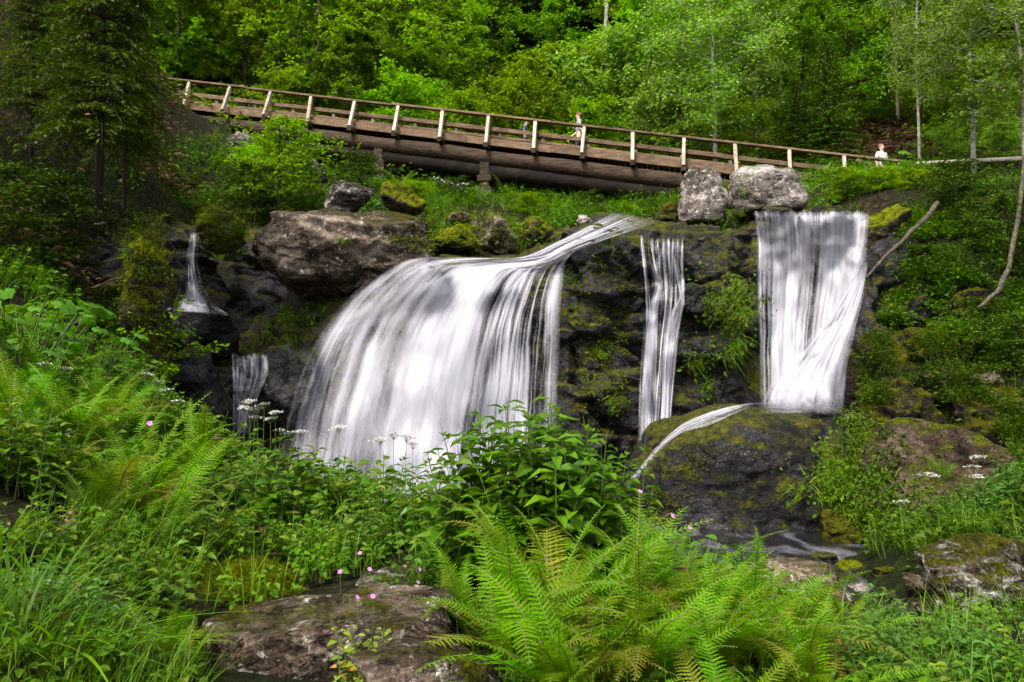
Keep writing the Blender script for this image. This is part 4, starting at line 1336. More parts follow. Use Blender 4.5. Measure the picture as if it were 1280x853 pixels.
# higher up the slope
for kind, px, Y, H, sx, lab in [
    ('spruce', 100, 40, 16, 1.1, 'dark spruce high on the slope at upper left'),
    ('maple', 170, 43, 12, 1.1, 'maple high on the slope behind the upper left spruce sprays'),
    ('spruce', 235, 46, 16, 1.0, 'dark spruce behind the left end of the bridge'),
    ('maple', 290, 42, 12, 1.0, 'maple high above the left bridge posts'),
    ('beech', 360, 44, 13, 1.0, 'tall beech high above the left half of the bridge'),
    ('beech', 430, 47, 13, 1.1, 'tall bright beech at the top above the first pier'),
    ('beech', 500, 43, 12, 1.1, 'bright beech at the top between the piers'),
    ('beech', 565, 46, 12, 1.0, 'bright beech at the top beside the dark spruces'),
    ('darkbeech', 612, 40, 9, 1.0, 'shaded layered tree left of the dark spruce gap'),
    ('spruce', 625, 50, 17, 1.0, 'leftmost dark spruce of the gap at top centre'),
    ('spruce', 670, 47, 17, 1.0, 'dark spruce in the middle of the gap at top centre'),
    ('spruce', 715, 50, 18, 1.0, 'dark spruce right of the middle of the gap at top centre'),
    ('spruce', 762, 52, 18, 1.0, 'dark spruce behind the bare pale trunk at top centre'),
    ('darkbeech', 700, 41, 7, 1.1, 'shaded tree below the dark spruces above the walker'),
    ('beech', 800, 44, 11, 1.0, 'bright beech at the top right of the bare pale trunk'),
    ('beech', 850, 41, 12, 1.0, 'bright beech at the top above the birches'),
    ('maple', 905, 45, 12, 1.0, 'maple at the top above the large birch'),
    ('beech', 955, 42, 12, 1.0, 'yellow green beech at the top right of the large birch'),
    ('maple', 1000, 46, 12, 1.0, 'maple at the top above the dark layered trees'),
    ('darkbeech', 1050, 42, 10, 1.1, 'dark layered tree at the top above the bridge end'),
    ('spruce', 1100, 50, 16, 1.0, 'dark spruce above the bare brown slope'),
    ('spruce', 1150, 44, 14, .9, 'dark spruce behind the slender bare birch'),
    ('maple', 1200, 40, 12, 1.0, 'maple at the top behind the right birches'),
    ('spruce', 1260, 44, 15, 1.0, 'dark spruce at the top right corner'),
    ('maple', 1320, 36, 12, 1.1, 'maple just reaching the right edge of the view'),
    ('maple', -20, 34, 12, 1.1, 'maple at the upper left corner behind the brown bank')]:
    tree(kind, px, Y, lab, H, sx, group=F)
# the hidden depth of the wood: one far mass
far = MB(); rs = np.random.RandomState(9)
frn = random.Random(9)
for k in range(170):
    Y = frn.uniform(52, 100); x = frn.uniform(-.85, .85) * Y
    z = g1(x, Y); H = frn.uniform(12, 19); rr = frn.uniform(2, 3.2)
    m = 420
    t = rs.rand(m); a = rs.rand(m) * 6.283
    r = rr * (1 - t) ** .8 * np.sqrt(rs.rand(m))
    c = np.stack([x + r * np.cos(a), Y + r * np.sin(a), z + 1 + t * H], 1)
    d = np.stack([np.cos(a), np.sin(a), np.full(m, -.5)], 1)
    far.leaves(c, d, rs.normal(size=(m, 3)) * .4 + np.array([0, 0, 1]), rs.uniform(.8, 1.5, m), rs.uniform(.4, .7, m), .1)
    far.tube([(x, Y, z - .5), (x, Y, z + H)], [.2, .03], 5, mat=1)
tag(far.build('far_forest', [M['spruce'], M['bark_dark']]), kind='stuff')

# bare pale trunk high in the gap
def pole_tree(name, pts, rad, mat, label, cat, parts=()):
    o = Vector(pts[0])
    n = 8 * (len(pts) - 1) + 1
    ctr = cr([tuple(p) for p in pts], n); rr = cr([(r, 0) for r in rad], n)[:, 0]
    sd = len(label)
    ctr = [Vector(c) + Vector(noise.noise_vector(Vector((k * .35, sd, 1)))) * float(rr[k]) * .8 for k, c in enumerate(ctr)]
    m = MB(); m.tube([c - o for c in ctr], [float(r) * (1 + .25 * noise.noise(Vector((k * .6, sd, 5)))) for k, r in enumerate(rr)], 10, wob=.10, rnd=random.Random(3))
    ob = m.build(name, M[mat], smooth=True, loc=o)
    tag(ob, label, cat)
    return ob


pole_tree('bare_tree', [P(757, 100, 42), P(758, 20, 42), P(759, -60, 42.2)], [.13, .12, .10], 'bark_pale', 'bare pale tree trunk standing in the dark gap at top centre', 'tree')
pole_tree('bare_tree', [P(1123, 150, 31), P(1120, 60, 31), P(1118, -40, 31)], [.06, .05, .04], 'bark_grey', 'thin grey bare trunk on the brown slope above the bridge end', 'tree')
lt = pole_tree('leaning_tree', [P(1222, 384, 14.6), P(1248, 362, 14.7), P(1266, 310, 15.0), P(1276, 240, 15.4), P(1290, 120, 15.8)], [.025, .045, .042, .040, .035], 'bark_grey',
               'slanting grey trunk with a curved foot on the right slope', 'tree')
lg = pole_tree('fallen_log', [P(1082, 348, 15.6), P(1110, 318, 15.9), P(1140, 290, 16.3), P(1172, 254, 16.9)], [.02, .035, .045, .055], 'bark_grey',
               'grey fallen log leaning on the bank beside the straight fall', 'log')
pole_tree('dead_stick', [P(319, 440, 17.0), P(321, 418, 17.0), P(327, 392, 17.0)], [.03, .028, .012], 'twig', 'dark stick standing in the small lower cascade', 'stick')
pole_tree('stump', [P(78, 684, 4.9), P(86, 660, 4.9), P(90, 640, 4.9)], [.05, .04, .02], 'rail', 'broken pale stump among the grass on the left', 'stump')

# the near dark spruce at upper left with drooping sprays, and its neighbours
sp = conifer_meshes(71, 11, 2.1, .19, .30, droop=.5, base=.16, trunk_r=.10, dens=.85)
PROTO['nearspruce'] = [(sp[0].mesh('trunk', M['bark_dark'], True), sp[1].mesh('crown', M['spruce_near']))]
CAT['nearspruce'] = 'tree'; NAME['nearspruce'] = 'spruce_tree'


def near(kind, px, Y, py, H, H0, sx, lab, rz):
    tm, cm = PROTO[kind][0]
    x = (px - 640) / FPX * Y
    s = H / H0
    e = empty(NAME[kind], (x, Y, P(px, py, Y).z), rz)
    e.scale = (s * sx, s * sx, s)
    tag(e, lab, CAT[kind])
    link('trunk', tm, e); link('crown', cm, e)


near('nearspruce', 118, 13.2, 268, 9, 11, .85, 'near dark spruce with drooping sprays in front of the brown bank', .3)
near('nearspruce', 150, 15.0, 262, 8, 11, .55, 'spruce with bright tips hanging over the left bridge end', 2.0)
near('nearspruce', 30, 15.5, 200, 7, 11, .7, 'dark spruce at the upper left corner on the brown bank', 4.0)
for kind, px, Y, H, sx, lab in [
    ('sapling', 345, 20.8, 3.2, 1.0, 'thin sapling with bright leaves in front of the left part of the bridge'),
    ('sapling', 372, 21.5, 2.6, 1.1, 'small sapling beside the grey squared stone below the bridge'),
    ('shadeshrub', 268, 19.6, 2.4, 1.2, 'dark shrub above the bright moss mound'),
    ('shadeshrub', 225, 18.5, 1.7, 1.3, 'dark shrub right of the second spruce'),
    ('shadeshrub', 310, 20.8, 1.9, 1.2, 'dark shrub behind the broad brown boulder'),
    ('bush', 330, 22.5, 2.0, 1.2, 'green bush between the boulder and the bridge'),
    ('shadeshrub', 60, 13.6, 1.8, 1.3, 'dark shrub under the near spruce on the left'),
    ('shadeshrub', 150, 13.8, 1.5, 1.3, 'dark shrub on top of the mossy rock pillar'),
    ('shadeshrub', 10, 12.6, 1.8, 1.3, 'dark shrub at the left edge above the broad leaves'),
    ('sapling', 188, 14.0, 2.2, 1.2, 'bare sapling with few leaves over the mossy rock pillar'),
    ('bush', 1105, 19.6, .75, 2.0, 'bright leafy bush hiding the right end of the bridge'),
    ('bush', 1062, 20.2, 1.0, 1.4, 'small bright bush right of the wide pale boulder'),
    ('bush', 1150, 19.4, .6, 1.8, 'low bright bush left of the path railing post'),
    ('shadeshrub', 1200, 17.8, 1.7, 1.4, 'dark shrub on the right slope above the fallen log'),
    ('shadeshrub', 1265, 16.2, 1.8, 1.3, 'dark shrub at the right edge beside the slanting trunk'),
    ('bush', 520, 23.5, 1.0, 1.4, 'bright bush in the shade under the bridge between the piers'),
    ('shadeshrub', 450, 23.0, 1.7, 1.2, 'dark shrub beside the first bridge pier'),
    ('shadeshrub', 570, 25.0, 1.0, 1.5, 'dark shrub behind the white umbels under the bridge'),
    ('bush', 660, 23.5, .8, 1.5, 'bright low bush right of the second pier'),
    ('shadeshrub', 735, 24.5, .8, 1.6, 'dark shrub under the bridge right of the bright fern'),
    ('bush', 790, 23.0, .6, 1.6, 'low bright bush above the stream bend under the bridge'),
    ('shadeshrub', 820, 23.0, .7, 1.6, 'dark shrub under the bridge left of the upright pale boulder'),
    ('shadeshrub', 1225, 15.2, 1.1, 1.5, 'dark shrub on the right slope between the two grey trunks'),
    ('shadeshrub', 1120, 16.2, 1.0, 1.5, 'dark shrub on the bank right of the straight fall'),
    ('shadeshrub', 1275, 14.2, 1.2, 1.4, 'dark shrub at the right edge above the dark mossy rock'),
    ('bush', 1190, 33, 2.6, 1.3, 'low bush on the brown slope between the right birches'),
    ('bush', 1120, 36, 2.0, 1.4, 'low bush on the bare brown slope above the bridge end'),
    ('greybush', 1250, 30, 2.8, 1.3, 'pale bush on the slope behind the right edge birch'),
    ('youngspruce', 1230, 37, 4.0, 1.3, 'young spruce on the slope behind the leafy right birch'),
    ('youngspruce', 1160, 39, 4.0, 1.3, 'young spruce on the brown slope above the slender birch'),
    ('shadeshrub', 110, 19.5, 2.2, 1.4, 'dark shrub on the brown bank between the near spruces'),
    ('shadeshrub', 1165, 16.6, 1.2, 1.4, 'dark shrub on the right slope behind the fallen log')]:
    tree(kind, px, Y, lab, H, sx)
# ------------------------------------------------------------------ ferns
def frond_mesh(seed, L=1.0, mat='fern', npair=30, arch=.55, width=.19, teeth=5):
    """One fern frond, root at the origin, growing up and out along +X; each pinna is a toothed leaflet."""
    rnd = random.Random(seed)
    mb = MB()
    n = 24
    pts = []
    p = Vector((0, 0, 0)); a = R(78)
    for k in range(n + 1):
        pts.append(p.copy())
        s = k / n
        a = R(78) - arch * R(115) * s ** 1.25
        side = .10 * math.sin(seed) * s
        p = p + Vector((math.cos(a), side, math.sin(a))) * (L / n)
    mb.tube(pts, [.006 * L * (1 - .85 * k / n) + .0008 for k in range(n + 1)], 5, mat=1, cap=False)
    for i in range(npair):
        s = .13 + .87 * (i + .5) / npair
        k = s * n; k0 = min(int(k), n - 1)
        c = pts[k0].lerp(pts[k0 + 1], k - k0)
        t = (pts[k0 + 1] - pts[k0]).normalized()
        q = (s - .13) / .87
        ln = L * width * (min(1, .45 + 2.2 * q) * (1 - q) ** .62 + .03) * rnd.uniform(.9, 1.08)
        up = Vector((0, 1, 0)).cross(t) * -1
        for sg in (1, -1):
            d = (Vector((0, sg, 0)) + t * (.30 + .35 * q) + up * rnd.uniform(-.12, .22)).normalized()
            w0 = ln * .16 + .004 * L
            wdir = (t - d * t.dot(d)).normalized()
            nn = d.cross(wdir)
            vs, fs = [], []
            dr = rnd.uniform(.08, .26)
            m = teeth
            for j in range(m):
                u0, u1, u2 = j / m, (j + .55) / m, (j + 1) / m
                for u, wf in ((u0, .45), (u1, 1.0)):
                    ww = w0 * wf * (1 - u) ** .6
                    b = c + d * (ln * u) - Vector((0, 0, 1)) * (dr * ln * u * u)
                    vs += [b - wdir * ww * .55 + d * (.4 * ww * (wf > .9)), b + wdir * ww * .55 + d * (.4 * ww * (wf > .9)), b]
            b = c + d * ln - Vector((0, 0, 1)) * (dr * ln)
            vs.append(b)
            K = 2 * m
            for j in range(K - 1):
                a0, a1 = 3 * j, 3 * (j + 1)
                fs += [(a0, a0 + 2, a1 + 2), (a0, a1 + 2, a1), (a0 + 2, a0 + 1, a1 + 1), (a0 + 2, a1 + 1, a1 + 2)]
            a0 = 3 * (K - 1)
            fs += [(a0, a0 + 2, 3 * K), (a0 + 2, a0 + 1, 3 * K)]
            mb.add([tuple(v) for v in vs], fs, 0)
    return mb.mesh('frond', [M[mat], M['fstem']])


FR = {}
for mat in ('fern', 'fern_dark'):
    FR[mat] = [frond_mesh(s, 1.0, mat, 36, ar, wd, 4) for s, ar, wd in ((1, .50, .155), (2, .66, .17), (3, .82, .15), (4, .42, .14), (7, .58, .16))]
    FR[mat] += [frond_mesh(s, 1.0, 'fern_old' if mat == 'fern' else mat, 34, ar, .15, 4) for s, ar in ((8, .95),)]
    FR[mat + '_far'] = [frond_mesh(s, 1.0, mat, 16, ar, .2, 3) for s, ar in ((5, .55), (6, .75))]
prnd = random.Random(31)


def drop_px(poly, n, rnd):
    out = []
    while len(out) < n:
        x = rnd.uniform(min(p[0] for p in poly), max(p[0] for p in poly)); y = rnd.uniform(min(p[1] for p in poly), max(p[1] for p in poly))
        if inpoly(x, y, poly): out.append((x, y))
    return out



def fern(loc, L, label, n=9, mat='fern', group=None, far=False, lean=0.0, leand=0.0, spread=(0, 2 * PI)):
    e = empty('fern', loc)
    tag(e, label, 'fern', group)
    v = FR[mat + ('_far' if far else '')]
    n = n if far else int(n * 1.25)
    for k in range(n):
        a = spread[0] + (spread[1] - spread[0]) * (k + prnd.uniform(-.3, .3)) / n
        s = L * prnd.uniform(.6, 1.12)
        tl = prnd.uniform(-.2, .38)
        o = link('frond', v[prnd.randrange(len(v))], e, (0, 0, 0), (prnd.uniform(-.35, .35), tl, a), (s, s * prnd.uniform(.8, 1.15), s))
    e.rotation_euler = (lean * math.cos(leand), lean * math.sin(leand), 0)
    return e


def fern_at(px, py, L, label, n=9, mat='fern', Y=None, **k):
    if Y is None:
        p, _ = hit(px, py)
    else:
        x = (px - 640) / FPX * Y
        p = Vector((x, Y, g1(x, Y)))
    return fern((p.x, p.y, p.z - .03), L, label, n, mat, **k)


FG = 'ferns in the lush front bank'
for px, Y, L, n, mat, lab in [
    (715, 3.4, .86, 24, 'fern', 'large bright fern standing upright in the middle of the front'),
    (640, 3.8, .98, 18, 'fern', 'bright fern with a long raised frond beside the nettle bush'),
    (800, 3.5, .80, 22, 'fern', 'bright fern right of the large upright fern'),
    (880, 3.8, .78, 20, 'fern', 'spreading fern with long arching fronds over the brown rounded boulder'),
    (588, 4.2, .62, 14, 'fern', 'shorter fern at the far end of the long slab'),
    (965, 3.9, .74, 18, 'fern', 'low fern with fronds reaching right toward the stream'),
    (745, 2.9, .55, 14, 'fern', 'low fern at the bottom edge below the large upright fern'),
    (905, 3.1, .6, 16, 'fern', 'low bright fern at the bottom edge right of centre'),
    (1015, 3.5, .62, 14, 'fern', 'small fern at the bottom edge beside the cool green herbs'),
    (850, 4.4, .84, 18, 'fern', 'fern standing behind the bright front ferns near the huge boulder'),
    (770, 4.2, .9, 18, 'fern', 'fern standing behind the large upright fern'),
    (690, 4.2, 1.0, 18, 'fern', 'fern rising between the nettle bush and the large upright fern'),
    (930, 4.4, .74, 16, 'fern', 'fern at the top of the bank before the brown rounded boulder'),
    (672, 3.1, .58, 14, 'fern', 'low fern at the bottom edge right of the long slab'),
    (1040, 4.2, .62, 14, 'fern', 'fern at the stream bank left of the cool green herbs'),
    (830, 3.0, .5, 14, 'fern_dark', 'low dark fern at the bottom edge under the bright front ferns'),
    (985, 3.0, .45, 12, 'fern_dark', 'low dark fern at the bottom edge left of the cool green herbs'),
    (180, 6.3, 1.05, 16, 'fern', 'big fern in the middle of the left bank'),
    (100, 6.6, 1.1, 16, 'fern', 'big fern left of the middle of the left bank'),
    (30, 6.4, 1.0, 11, 'fern', 'fern at the left edge below the broad leaves'),
    (240, 7.0, .85, 11, 'fern', 'fern at the right end of the left bank with flat fronds over the drop'),
    (140, 7.8, 1.0, 15, 'fern', 'fern higher on the left bank beneath the mossy rock pillar'),
    (60, 8.2, 1.0, 14, 'fern', 'shaded fern below the broad leaves on the left bank'),
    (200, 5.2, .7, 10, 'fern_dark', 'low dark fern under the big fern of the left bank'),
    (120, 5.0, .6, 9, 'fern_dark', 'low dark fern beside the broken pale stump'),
    (215, 3.6, .48, 9, 'fern', 'small fern against the left end of the long slab'),
    (280, 6.2, .8, 11, 'fern', 'bright fern leaning over the mossy ridge from the left bank'),
    (215, 6.0, .95, 14, 'fern', 'bright fern right of the big left bank fern'),
    (250, 7.6, .9, 13, 'fern', 'fern on the brink of the left bank before the lower cascade'),
    (20, 7.2, 1.0, 13, 'fern', 'fern at the left edge just under the broad leaves'),
    (150, 5.7, .95, 13, 'fern', 'bright fern in front of the big left bank fern'),
    (60, 5.6, .85, 10, 'fern', 'bright fern at the left edge above the grass tufts'),
    (10, 9.2, .9, 10, 'fern', 'fern at the left edge above the broad leaves')]:
    fern_at(px, 0, L, lab, n, mat, Y=Y, group=FG)
for px, py, L, lab in [
    (630, 262, 1.15, 'round bright fern under the bridge beside the second pier'),
    (700, 268, .9, 'fern under the bridge above the stream bend'),
    (548, 268, 1.0, 'fern under the bridge right of the moss capped boulder'),
    (585, 250, .8, 'fern between the piers behind the squarish brown stone'),
    (668, 300, .7, 'bright fern tuft at the stream edge beside the small mossy stone'),
    (500, 240, .8, 'fern behind the moss capped boulder'),
    (930, 250, .6, 'fern growing between the two pale boulders'),
    (1010, 245, .7, 'fern right of the wide pale boulder'),
    (1180, 600, .5, 'fern on the right bank beside the brown grassy boulder'),
    (272, 330, .5, 'small fern hanging below the bright moss mound'),
    (196, 372, .45, 'small fern sprouting from the side of the mossy rock pillar'),
    (1250, 440, .6, 'fern on the right slope below the slanting trunk'),
    (1180, 430, .6, 'fern on the right slope above the pinkish ledge')]:
    fern_at(px, py, L, lab, 8, 'fern', far=True)


# ------------------------------------------------------------------ nettle bushes and other leafy herbs
def herb_stem(seed, H, pairs, leaf, wl, mat, top=True, curve=.12, shape=1, droop=.25):
    rnd = random.Random(seed); rs = np.random.RandomState(seed)
    mb = MB()
    cx, cy = rnd.uniform(-1, 1) * curve * H, rnd.uniform(-1, 1) * curve * H
    def at(s): return Vector((cx * s * s, cy * s * s, H * s))
    mb.tube([at(0), at(.33), at(.66), at(1)], [.0045, .004, .003, .0015], 5, mat=1, cap=False)
    P_, D_, N_, L_ = [], [], [], []
    for k in range(pairs):
        s = .12 + .86 * (k + .3) / pairs
        c = at(s); a = k * PI / 2 + rnd.uniform(-.3, .3)
        sz = leaf * (1.0 - .55 * max(0, s - .55) / .45) * (.75 + .35 * min(1, s * 3)) * rnd.uniform(.85, 1.15)
        for q in range(2):
            b = a + q * PI + rnd.uniform(-.25, .25)
            h = Vector((math.cos(b), math.sin(b), rnd.uniform(.0, .5)))
            P_.append(c + h * .012); D_.append(h)
            N_.append((-h.x * .25 + rnd.gauss(0, .2), -h.y * .25 + rnd.gauss(0, .2), 1)); L_.append(sz)
    L = np.array(L_)
    mb.leaves(np.array(P_), np.array(D_), np.array(N_), L, L * wl, .10, shape, droop=droop)
    return mb.mesh('stem', [M[mat], M['stem']])


HS = {'nettle': [herb_stem(s, .85, 10, .145, .46, 'nettle') for s in (1, 2, 3, 4)],
      'herb': [herb_stem(s, .6, 6, .12, .62, 'herb', curve=.2) for s in (5, 6, 7, 8)],
      'pale': [herb_stem(s, .3, 9, .036, .8, 'pale', curve=.3) for s in (12, 13, 14)],
      'cool': [herb_stem(s, .7, 8, .14, .42, 'herb_cool', curve=.15) for s in (9, 10, 11)]}


def bush_of(kind, name, cat, px, Y, rad, H, n, label, group=None, squash=.8):
    x = (px - 640) / FPX * Y
    z0 = g1(x, Y)
    e = empty(name, (x, Y, z0))
    tag(e, label, cat, group)
    h0 = {'nettle': .85, 'herb': .6, 'cool': .7, 'pale': .3}[kind]
    for k in range(n):
        r = rad * math.sqrt((k + .5) / n); a = k * 2.399 + prnd.uniform(-.3, .3)
        dx, dy = r * math.cos(a), r * math.sin(a) * squash
        s = H / h0 * prnd.uniform(.75, 1.1) * (1 - .25 * (r / rad) ** 2)
        link('stem', HS[kind][prnd.randrange(len(HS[kind]))], e, (dx, dy, g1(x + dx, Y + dy) - z0 - .02),
             (prnd.uniform(-.12, .12) - .22 * dy / rad, prnd.uniform(-.12, .12) + .22 * dx / rad, prnd.random() * 6.28), (s, s, s))
    return e


HG = 'leafy herb clumps on the banks'
for kind, nm, px, Y, rad, H, n, lab in [
    ('nettle', 'nettle_bush', 655, 5.0, .46, 1.12, 60, 'tall nettle bush in front of the middle of the main fall'),
    ('nettle', 'nettle_bush', 735, 5.2, .34, .95, 34, 'nettle clump at the right flank of the tall nettle bush'),
    ('nettle', 'nettle_bush', 590, 5.2, .30, .80, 28, 'nettle clump at the left flank of the tall nettle bush'),
    ('herb', 'herb_clump', 455, 7.2, .55, .78, 40, 'mid green herb clump below the left foot of the main fall'),
    ('herb', 'herb_clump', 380, 7.4, .5, .85, 40, 'herb clump with white umbels in front of the lower cascade'),
    ('herb', 'herb_clump', 320, 6.6, .5, .72, 36, 'herb clump right of the big left bank fern'),
    ('herb', 'herb_clump', 510, 6.2, .4, .6, 30, 'low herb clump left of the reddish stone'),
    ('herb', 'herb_clump', 420, 5.8, .42, .42, 30, 'low herb clump above the small flat rock'),
    ('herb', 'herb_clump', 290, 5.6, .4, .5, 30, 'herb clump above the yellow mossy ridge'),
    ('herb', 'herb_clump', 20, 5.2, .45, .7, 36, 'herb clump at the left edge under the ferns'),
    ('herb', 'herb_clump', 95, 4.4, .35, .4, 26, 'low herb clump behind the long grass on the left'),
    ('herb', 'herb_clump', 250, 9.0, .5, .7, 32, 'herb clump at the brink above the dark rocks of the lower cascade'),
    ('herb', 'herb_clump', 170, 9.5, .5, .8, 32, 'herb clump beneath the mossy rock pillar'),
    ('cool', 'herb_clump', 1110, 4.2, .40, .42, 34, 'cool green willowy herb at the stream in the lower right'),
    ('cool', 'herb_clump', 1195, 4.0, .36, .36, 30, 'cool green willowy herb left of the bottom right corner'),
    ('cool', 'herb_clump', 1050, 3.7, .3, .42, 26, 'cool green herb at the bottom right of the ferns'),
    ('herb', 'herb_clump', 1262, 3.9, .3, .32, 26, 'mid green herb in the bottom right corner'),
    ('herb', 'herb_clump', 1150, 3.3, .35, .38, 26, 'low herb at the bottom edge right of centre'),
    ('cool', 'herb_clump', 1195, 10.4, .6, .6, 40, 'cool green herb clump on the right bank under the brown grassy boulder'),
    ('cool', 'herb_clump', 1262, 10.2, .6, .8, 40, 'cool green herb clump at the right edge above the lichen boulder'),
    ('herb', 'herb_clump', 1130, 10.0, .5, .6, 30, 'herb clump at the waterline below the hanging grass'),
    ('cool', 'herb_clump', 120, 3.4, .3, .40, 24, 'cool green herb left of the long slab'),
    ('herb', 'herb_clump', 175, 4.2, .32, .42, 24, 'herb clump between the long grass and the mossy ridge'),
    ('pale', 'herb_clump', 492, 3.35, .20, .34, 26, 'pale plant with some reddish leaves growing before the long slab'),
    ('pale', 'herb_clump', 455, 3.55, .12, .40, 12, 'small pale plant with pink flowers in front of the long slab')]:
    bush_of(kind, nm, 'plant', px, Y, rad, H, n, lab, group=HG)

# broad leaved plants at the left edge
def broad_leaf(seed):
    rnd = random.Random(seed)
    mb = MB()
    H = .75
    mb.tube([(0, 0, 0), (.05, 0, .4), (.16, 0, H)], [.008, .007, .005], 5, mat=1, cap=False)
    n = 22; rings = (.34, .68, 1.0)
    vs = [(.16, 0, H)]
    for r in rings:
        for k in range(n):
            a = 2 * PI * (k + .5) / n - PI
            notch = 1 - .75 * math.exp(-((abs(abs(a) - PI)) / .28) ** 2)
            rr = r * .105 * notch * (1 + .06 * (k % 2) * (r > .9)) * (1.15 if abs(a) < 1 else 1)
            x, y = rr * math.cos(a), rr * math.sin(a)
            vs.append((.16 + x + .03, y, H + .012 * math.cos(9 * a) * r + .02 * math.cos(2 * a + seed) * r - .28 * (rr ** 2) / .105 - .12 * x))
    fs = [(0, 1 + k, 1 + (k + 1) % n) for k in range(n)]
    mb.add(vs, fs + [f for q in range(2) for k in range(n) for f in
                     ((1 + q * n + k, 1 + (q + 1) * n + k, 1 + (q + 1) * n + (k + 1) % n), (1 + q * n + k, 1 + (q + 1) * n + (k + 1) % n, 1 + q * n + (k + 1) % n))], 0)
    return mb.mesh('leaf', [M['broad'], M['stem']], True)


BL = [broad_leaf(s) for s in (1, 2)]


def broad_plant(px, Y, n, s, label):
    x = (px - 640) / FPX * Y
    e = empty('broad_leaf_plant', (x, Y, g1(x, Y)))
    tag(e, label, 'plant', 'broad leaved plants on the left bank')
    for k in range(n):
        a = k * 2.399 + prnd.uniform(-.4, .4)
        q = s * prnd.uniform(.6, 1.1)
        r = .04 + .5 * s * math.sqrt(k / n)
        link('leaf', BL[k % 2], e, (r * math.cos(a), r * math.sin(a), 0), (prnd.uniform(-.2, .2), prnd.uniform(-.05, .5), a), (q, q, q * prnd.uniform(.7, 1.1)))


for px, Y, n, s, lab in [(20, 8.4, 44, 1.05, 'broad leaved plant at the left edge, topmost of its kind'),
                         (75, 8.9, 36, .95, 'broad leaved plant between the left edge and the mossy rock pillar'),
                         (120, 9.8, 24, .85, 'broad leaved plant at the foot of the mossy rock pillar'),
                         (15, 7.4, 26, .95, 'broad leaved plant at the left edge among the ferns'),
                         (1090, 20.4, 12, 1.3, 'broad leaved plant below the bright bush at the bridge end')]:
    broad_plant(px, Y, n, s, lab)


# ------------------------------------------------------------------ flowers
def umbel_mesh(seed):
    rnd = random.Random(seed); mb = MB(); rs = np.random.RandomState(seed)
    for k in range(9):
        a = k * 2.399; r = .05 * math.sqrt(k / 9)
        c = Vector((r * math.cos(a), r * math.sin(a), .05 - .25 * r))
        mb.tube([(0, 0, 0), c], [.0015, .001], 4, mat=1, cap=False)
        m = 12
        q = rs.normal(size=(m, 3)) * np.array([.010, .010, .003]) + np.array(c)
        mb.leaves(q, rs.normal(size=(m, 3)) * np.array([1, 1, .2]), rs.normal(size=(m, 3)) * .3 + np.array([0, 0, 1]), .014, .013, .05)
    return mb.mesh('flower_head', [M['white_petal'], M['stem']])


UM = [umbel_mesh(s) for s in (1, 2, 3)]
ust = MB(); ust.tube([(0, 0, -.5), (.01, 0, -.25), (0, 0, 0)], [.003, .003, .002], 5)
ustm = ust.mesh('stem', M['stem'])


def umbel(px, py, Y, s, label, group):
    p = P(px, py, Y)
    e = empty('umbel_flower', (p.x, p.y, p.z), prnd.random() * 6)
    tag(e, label, 'flower', group)
    link('flower_head', UM[prnd.randrange(3)], e, scale=s, rot=(prnd.uniform(-.2, .2), prnd.uniform(-.2, .2), 0))
    zg = g1(p.x, p.y)
    link('stem', ustm, e, scale=(1, 1, max(.6, (p.z - zg + .05) / .5)))


for k, (px, py) in enumerate([(312, 508), (322, 518), (330, 512), (344, 522), (350, 545), (362, 548), (376, 546), (338, 530), (318, 528), (306, 516)]):
    umbel(px, py, 7.2, 1.15, 'white umbel flower among those before the lower cascade', 'white umbels before the lower cascade')
for px, py, lab in [(424, 541, 'single white umbel before the left streaks of the main fall'), (476, 556, 'left one of the white umbels before the bright band of the main fall'),
                    (492, 550, 'middle one of the white umbels before the bright band of the main fall'), (508, 553, 'right one of the white umbels before the bright band of the main fall'),
                    (516, 562, 'lowest white umbel before the bright band of the main fall')]:
    umbel(px, py, 7.0, 1.2, lab, 'white umbels before the main fall')
for px, py in [(182, 474), (198, 484), (208, 494), (222, 508)]:
    umbel(px, py, 8.2, 1.3, 'white umbel flower beside the dark recess above the left bank ferns', 'white umbels on the left bank')
for px, py in [(55, 462), (80, 468)]:
    umbel(px, py, 7.4, 1.3, 'white umbel flower among ferns at the left edge', 'white umbels at the left edge')
for px, py in [(1150, 602), (1163, 600), (1222, 578), (1216, 590), (1222, 602), (1128, 634)]:
    umbel(px, py, 10.2, 1.7, 'white umbel flower beside the brown grassy boulder', 'white umbels on the right bank')
for px, py in [(560, 234), (572, 240), (546, 230), (580, 236)]:
    umbel(px, py, 22.0, 3.0, 'white umbel flower between the bridge piers', 'white umbels under the bridge')


def pink_mesh():
    mb = MB(); rs = np.random.RandomState(4)
    for k in range(5):
        a = k * 2 * PI / 5
        mb.leaves(np.array([[0, 0, 0]]), np.array([[math.cos(a), math.sin(a), .35]]), np.array([[0, 0, 1.]]), .016, .014, .05, 1)
    return mb.mesh('blossom', M['pink_petal'])


PK = pink_mesh()


def pink(px, py, Y, s, label, group):
    p = P(px, py, Y)
    e = empty('pink_flower', tuple(p)); tag(e, label, 'flower', group)
    link('blossom', PK, e, scale=s, rot=(.7 + prnd.uniform(-.3, .3), prnd.uniform(-.4, .4), prnd.random()))
    zg = g1(p.x, p.y)
    link('stem', ustm, e, scale=(.7, .7, max(.3, (p.z - zg + .03) / .5)))


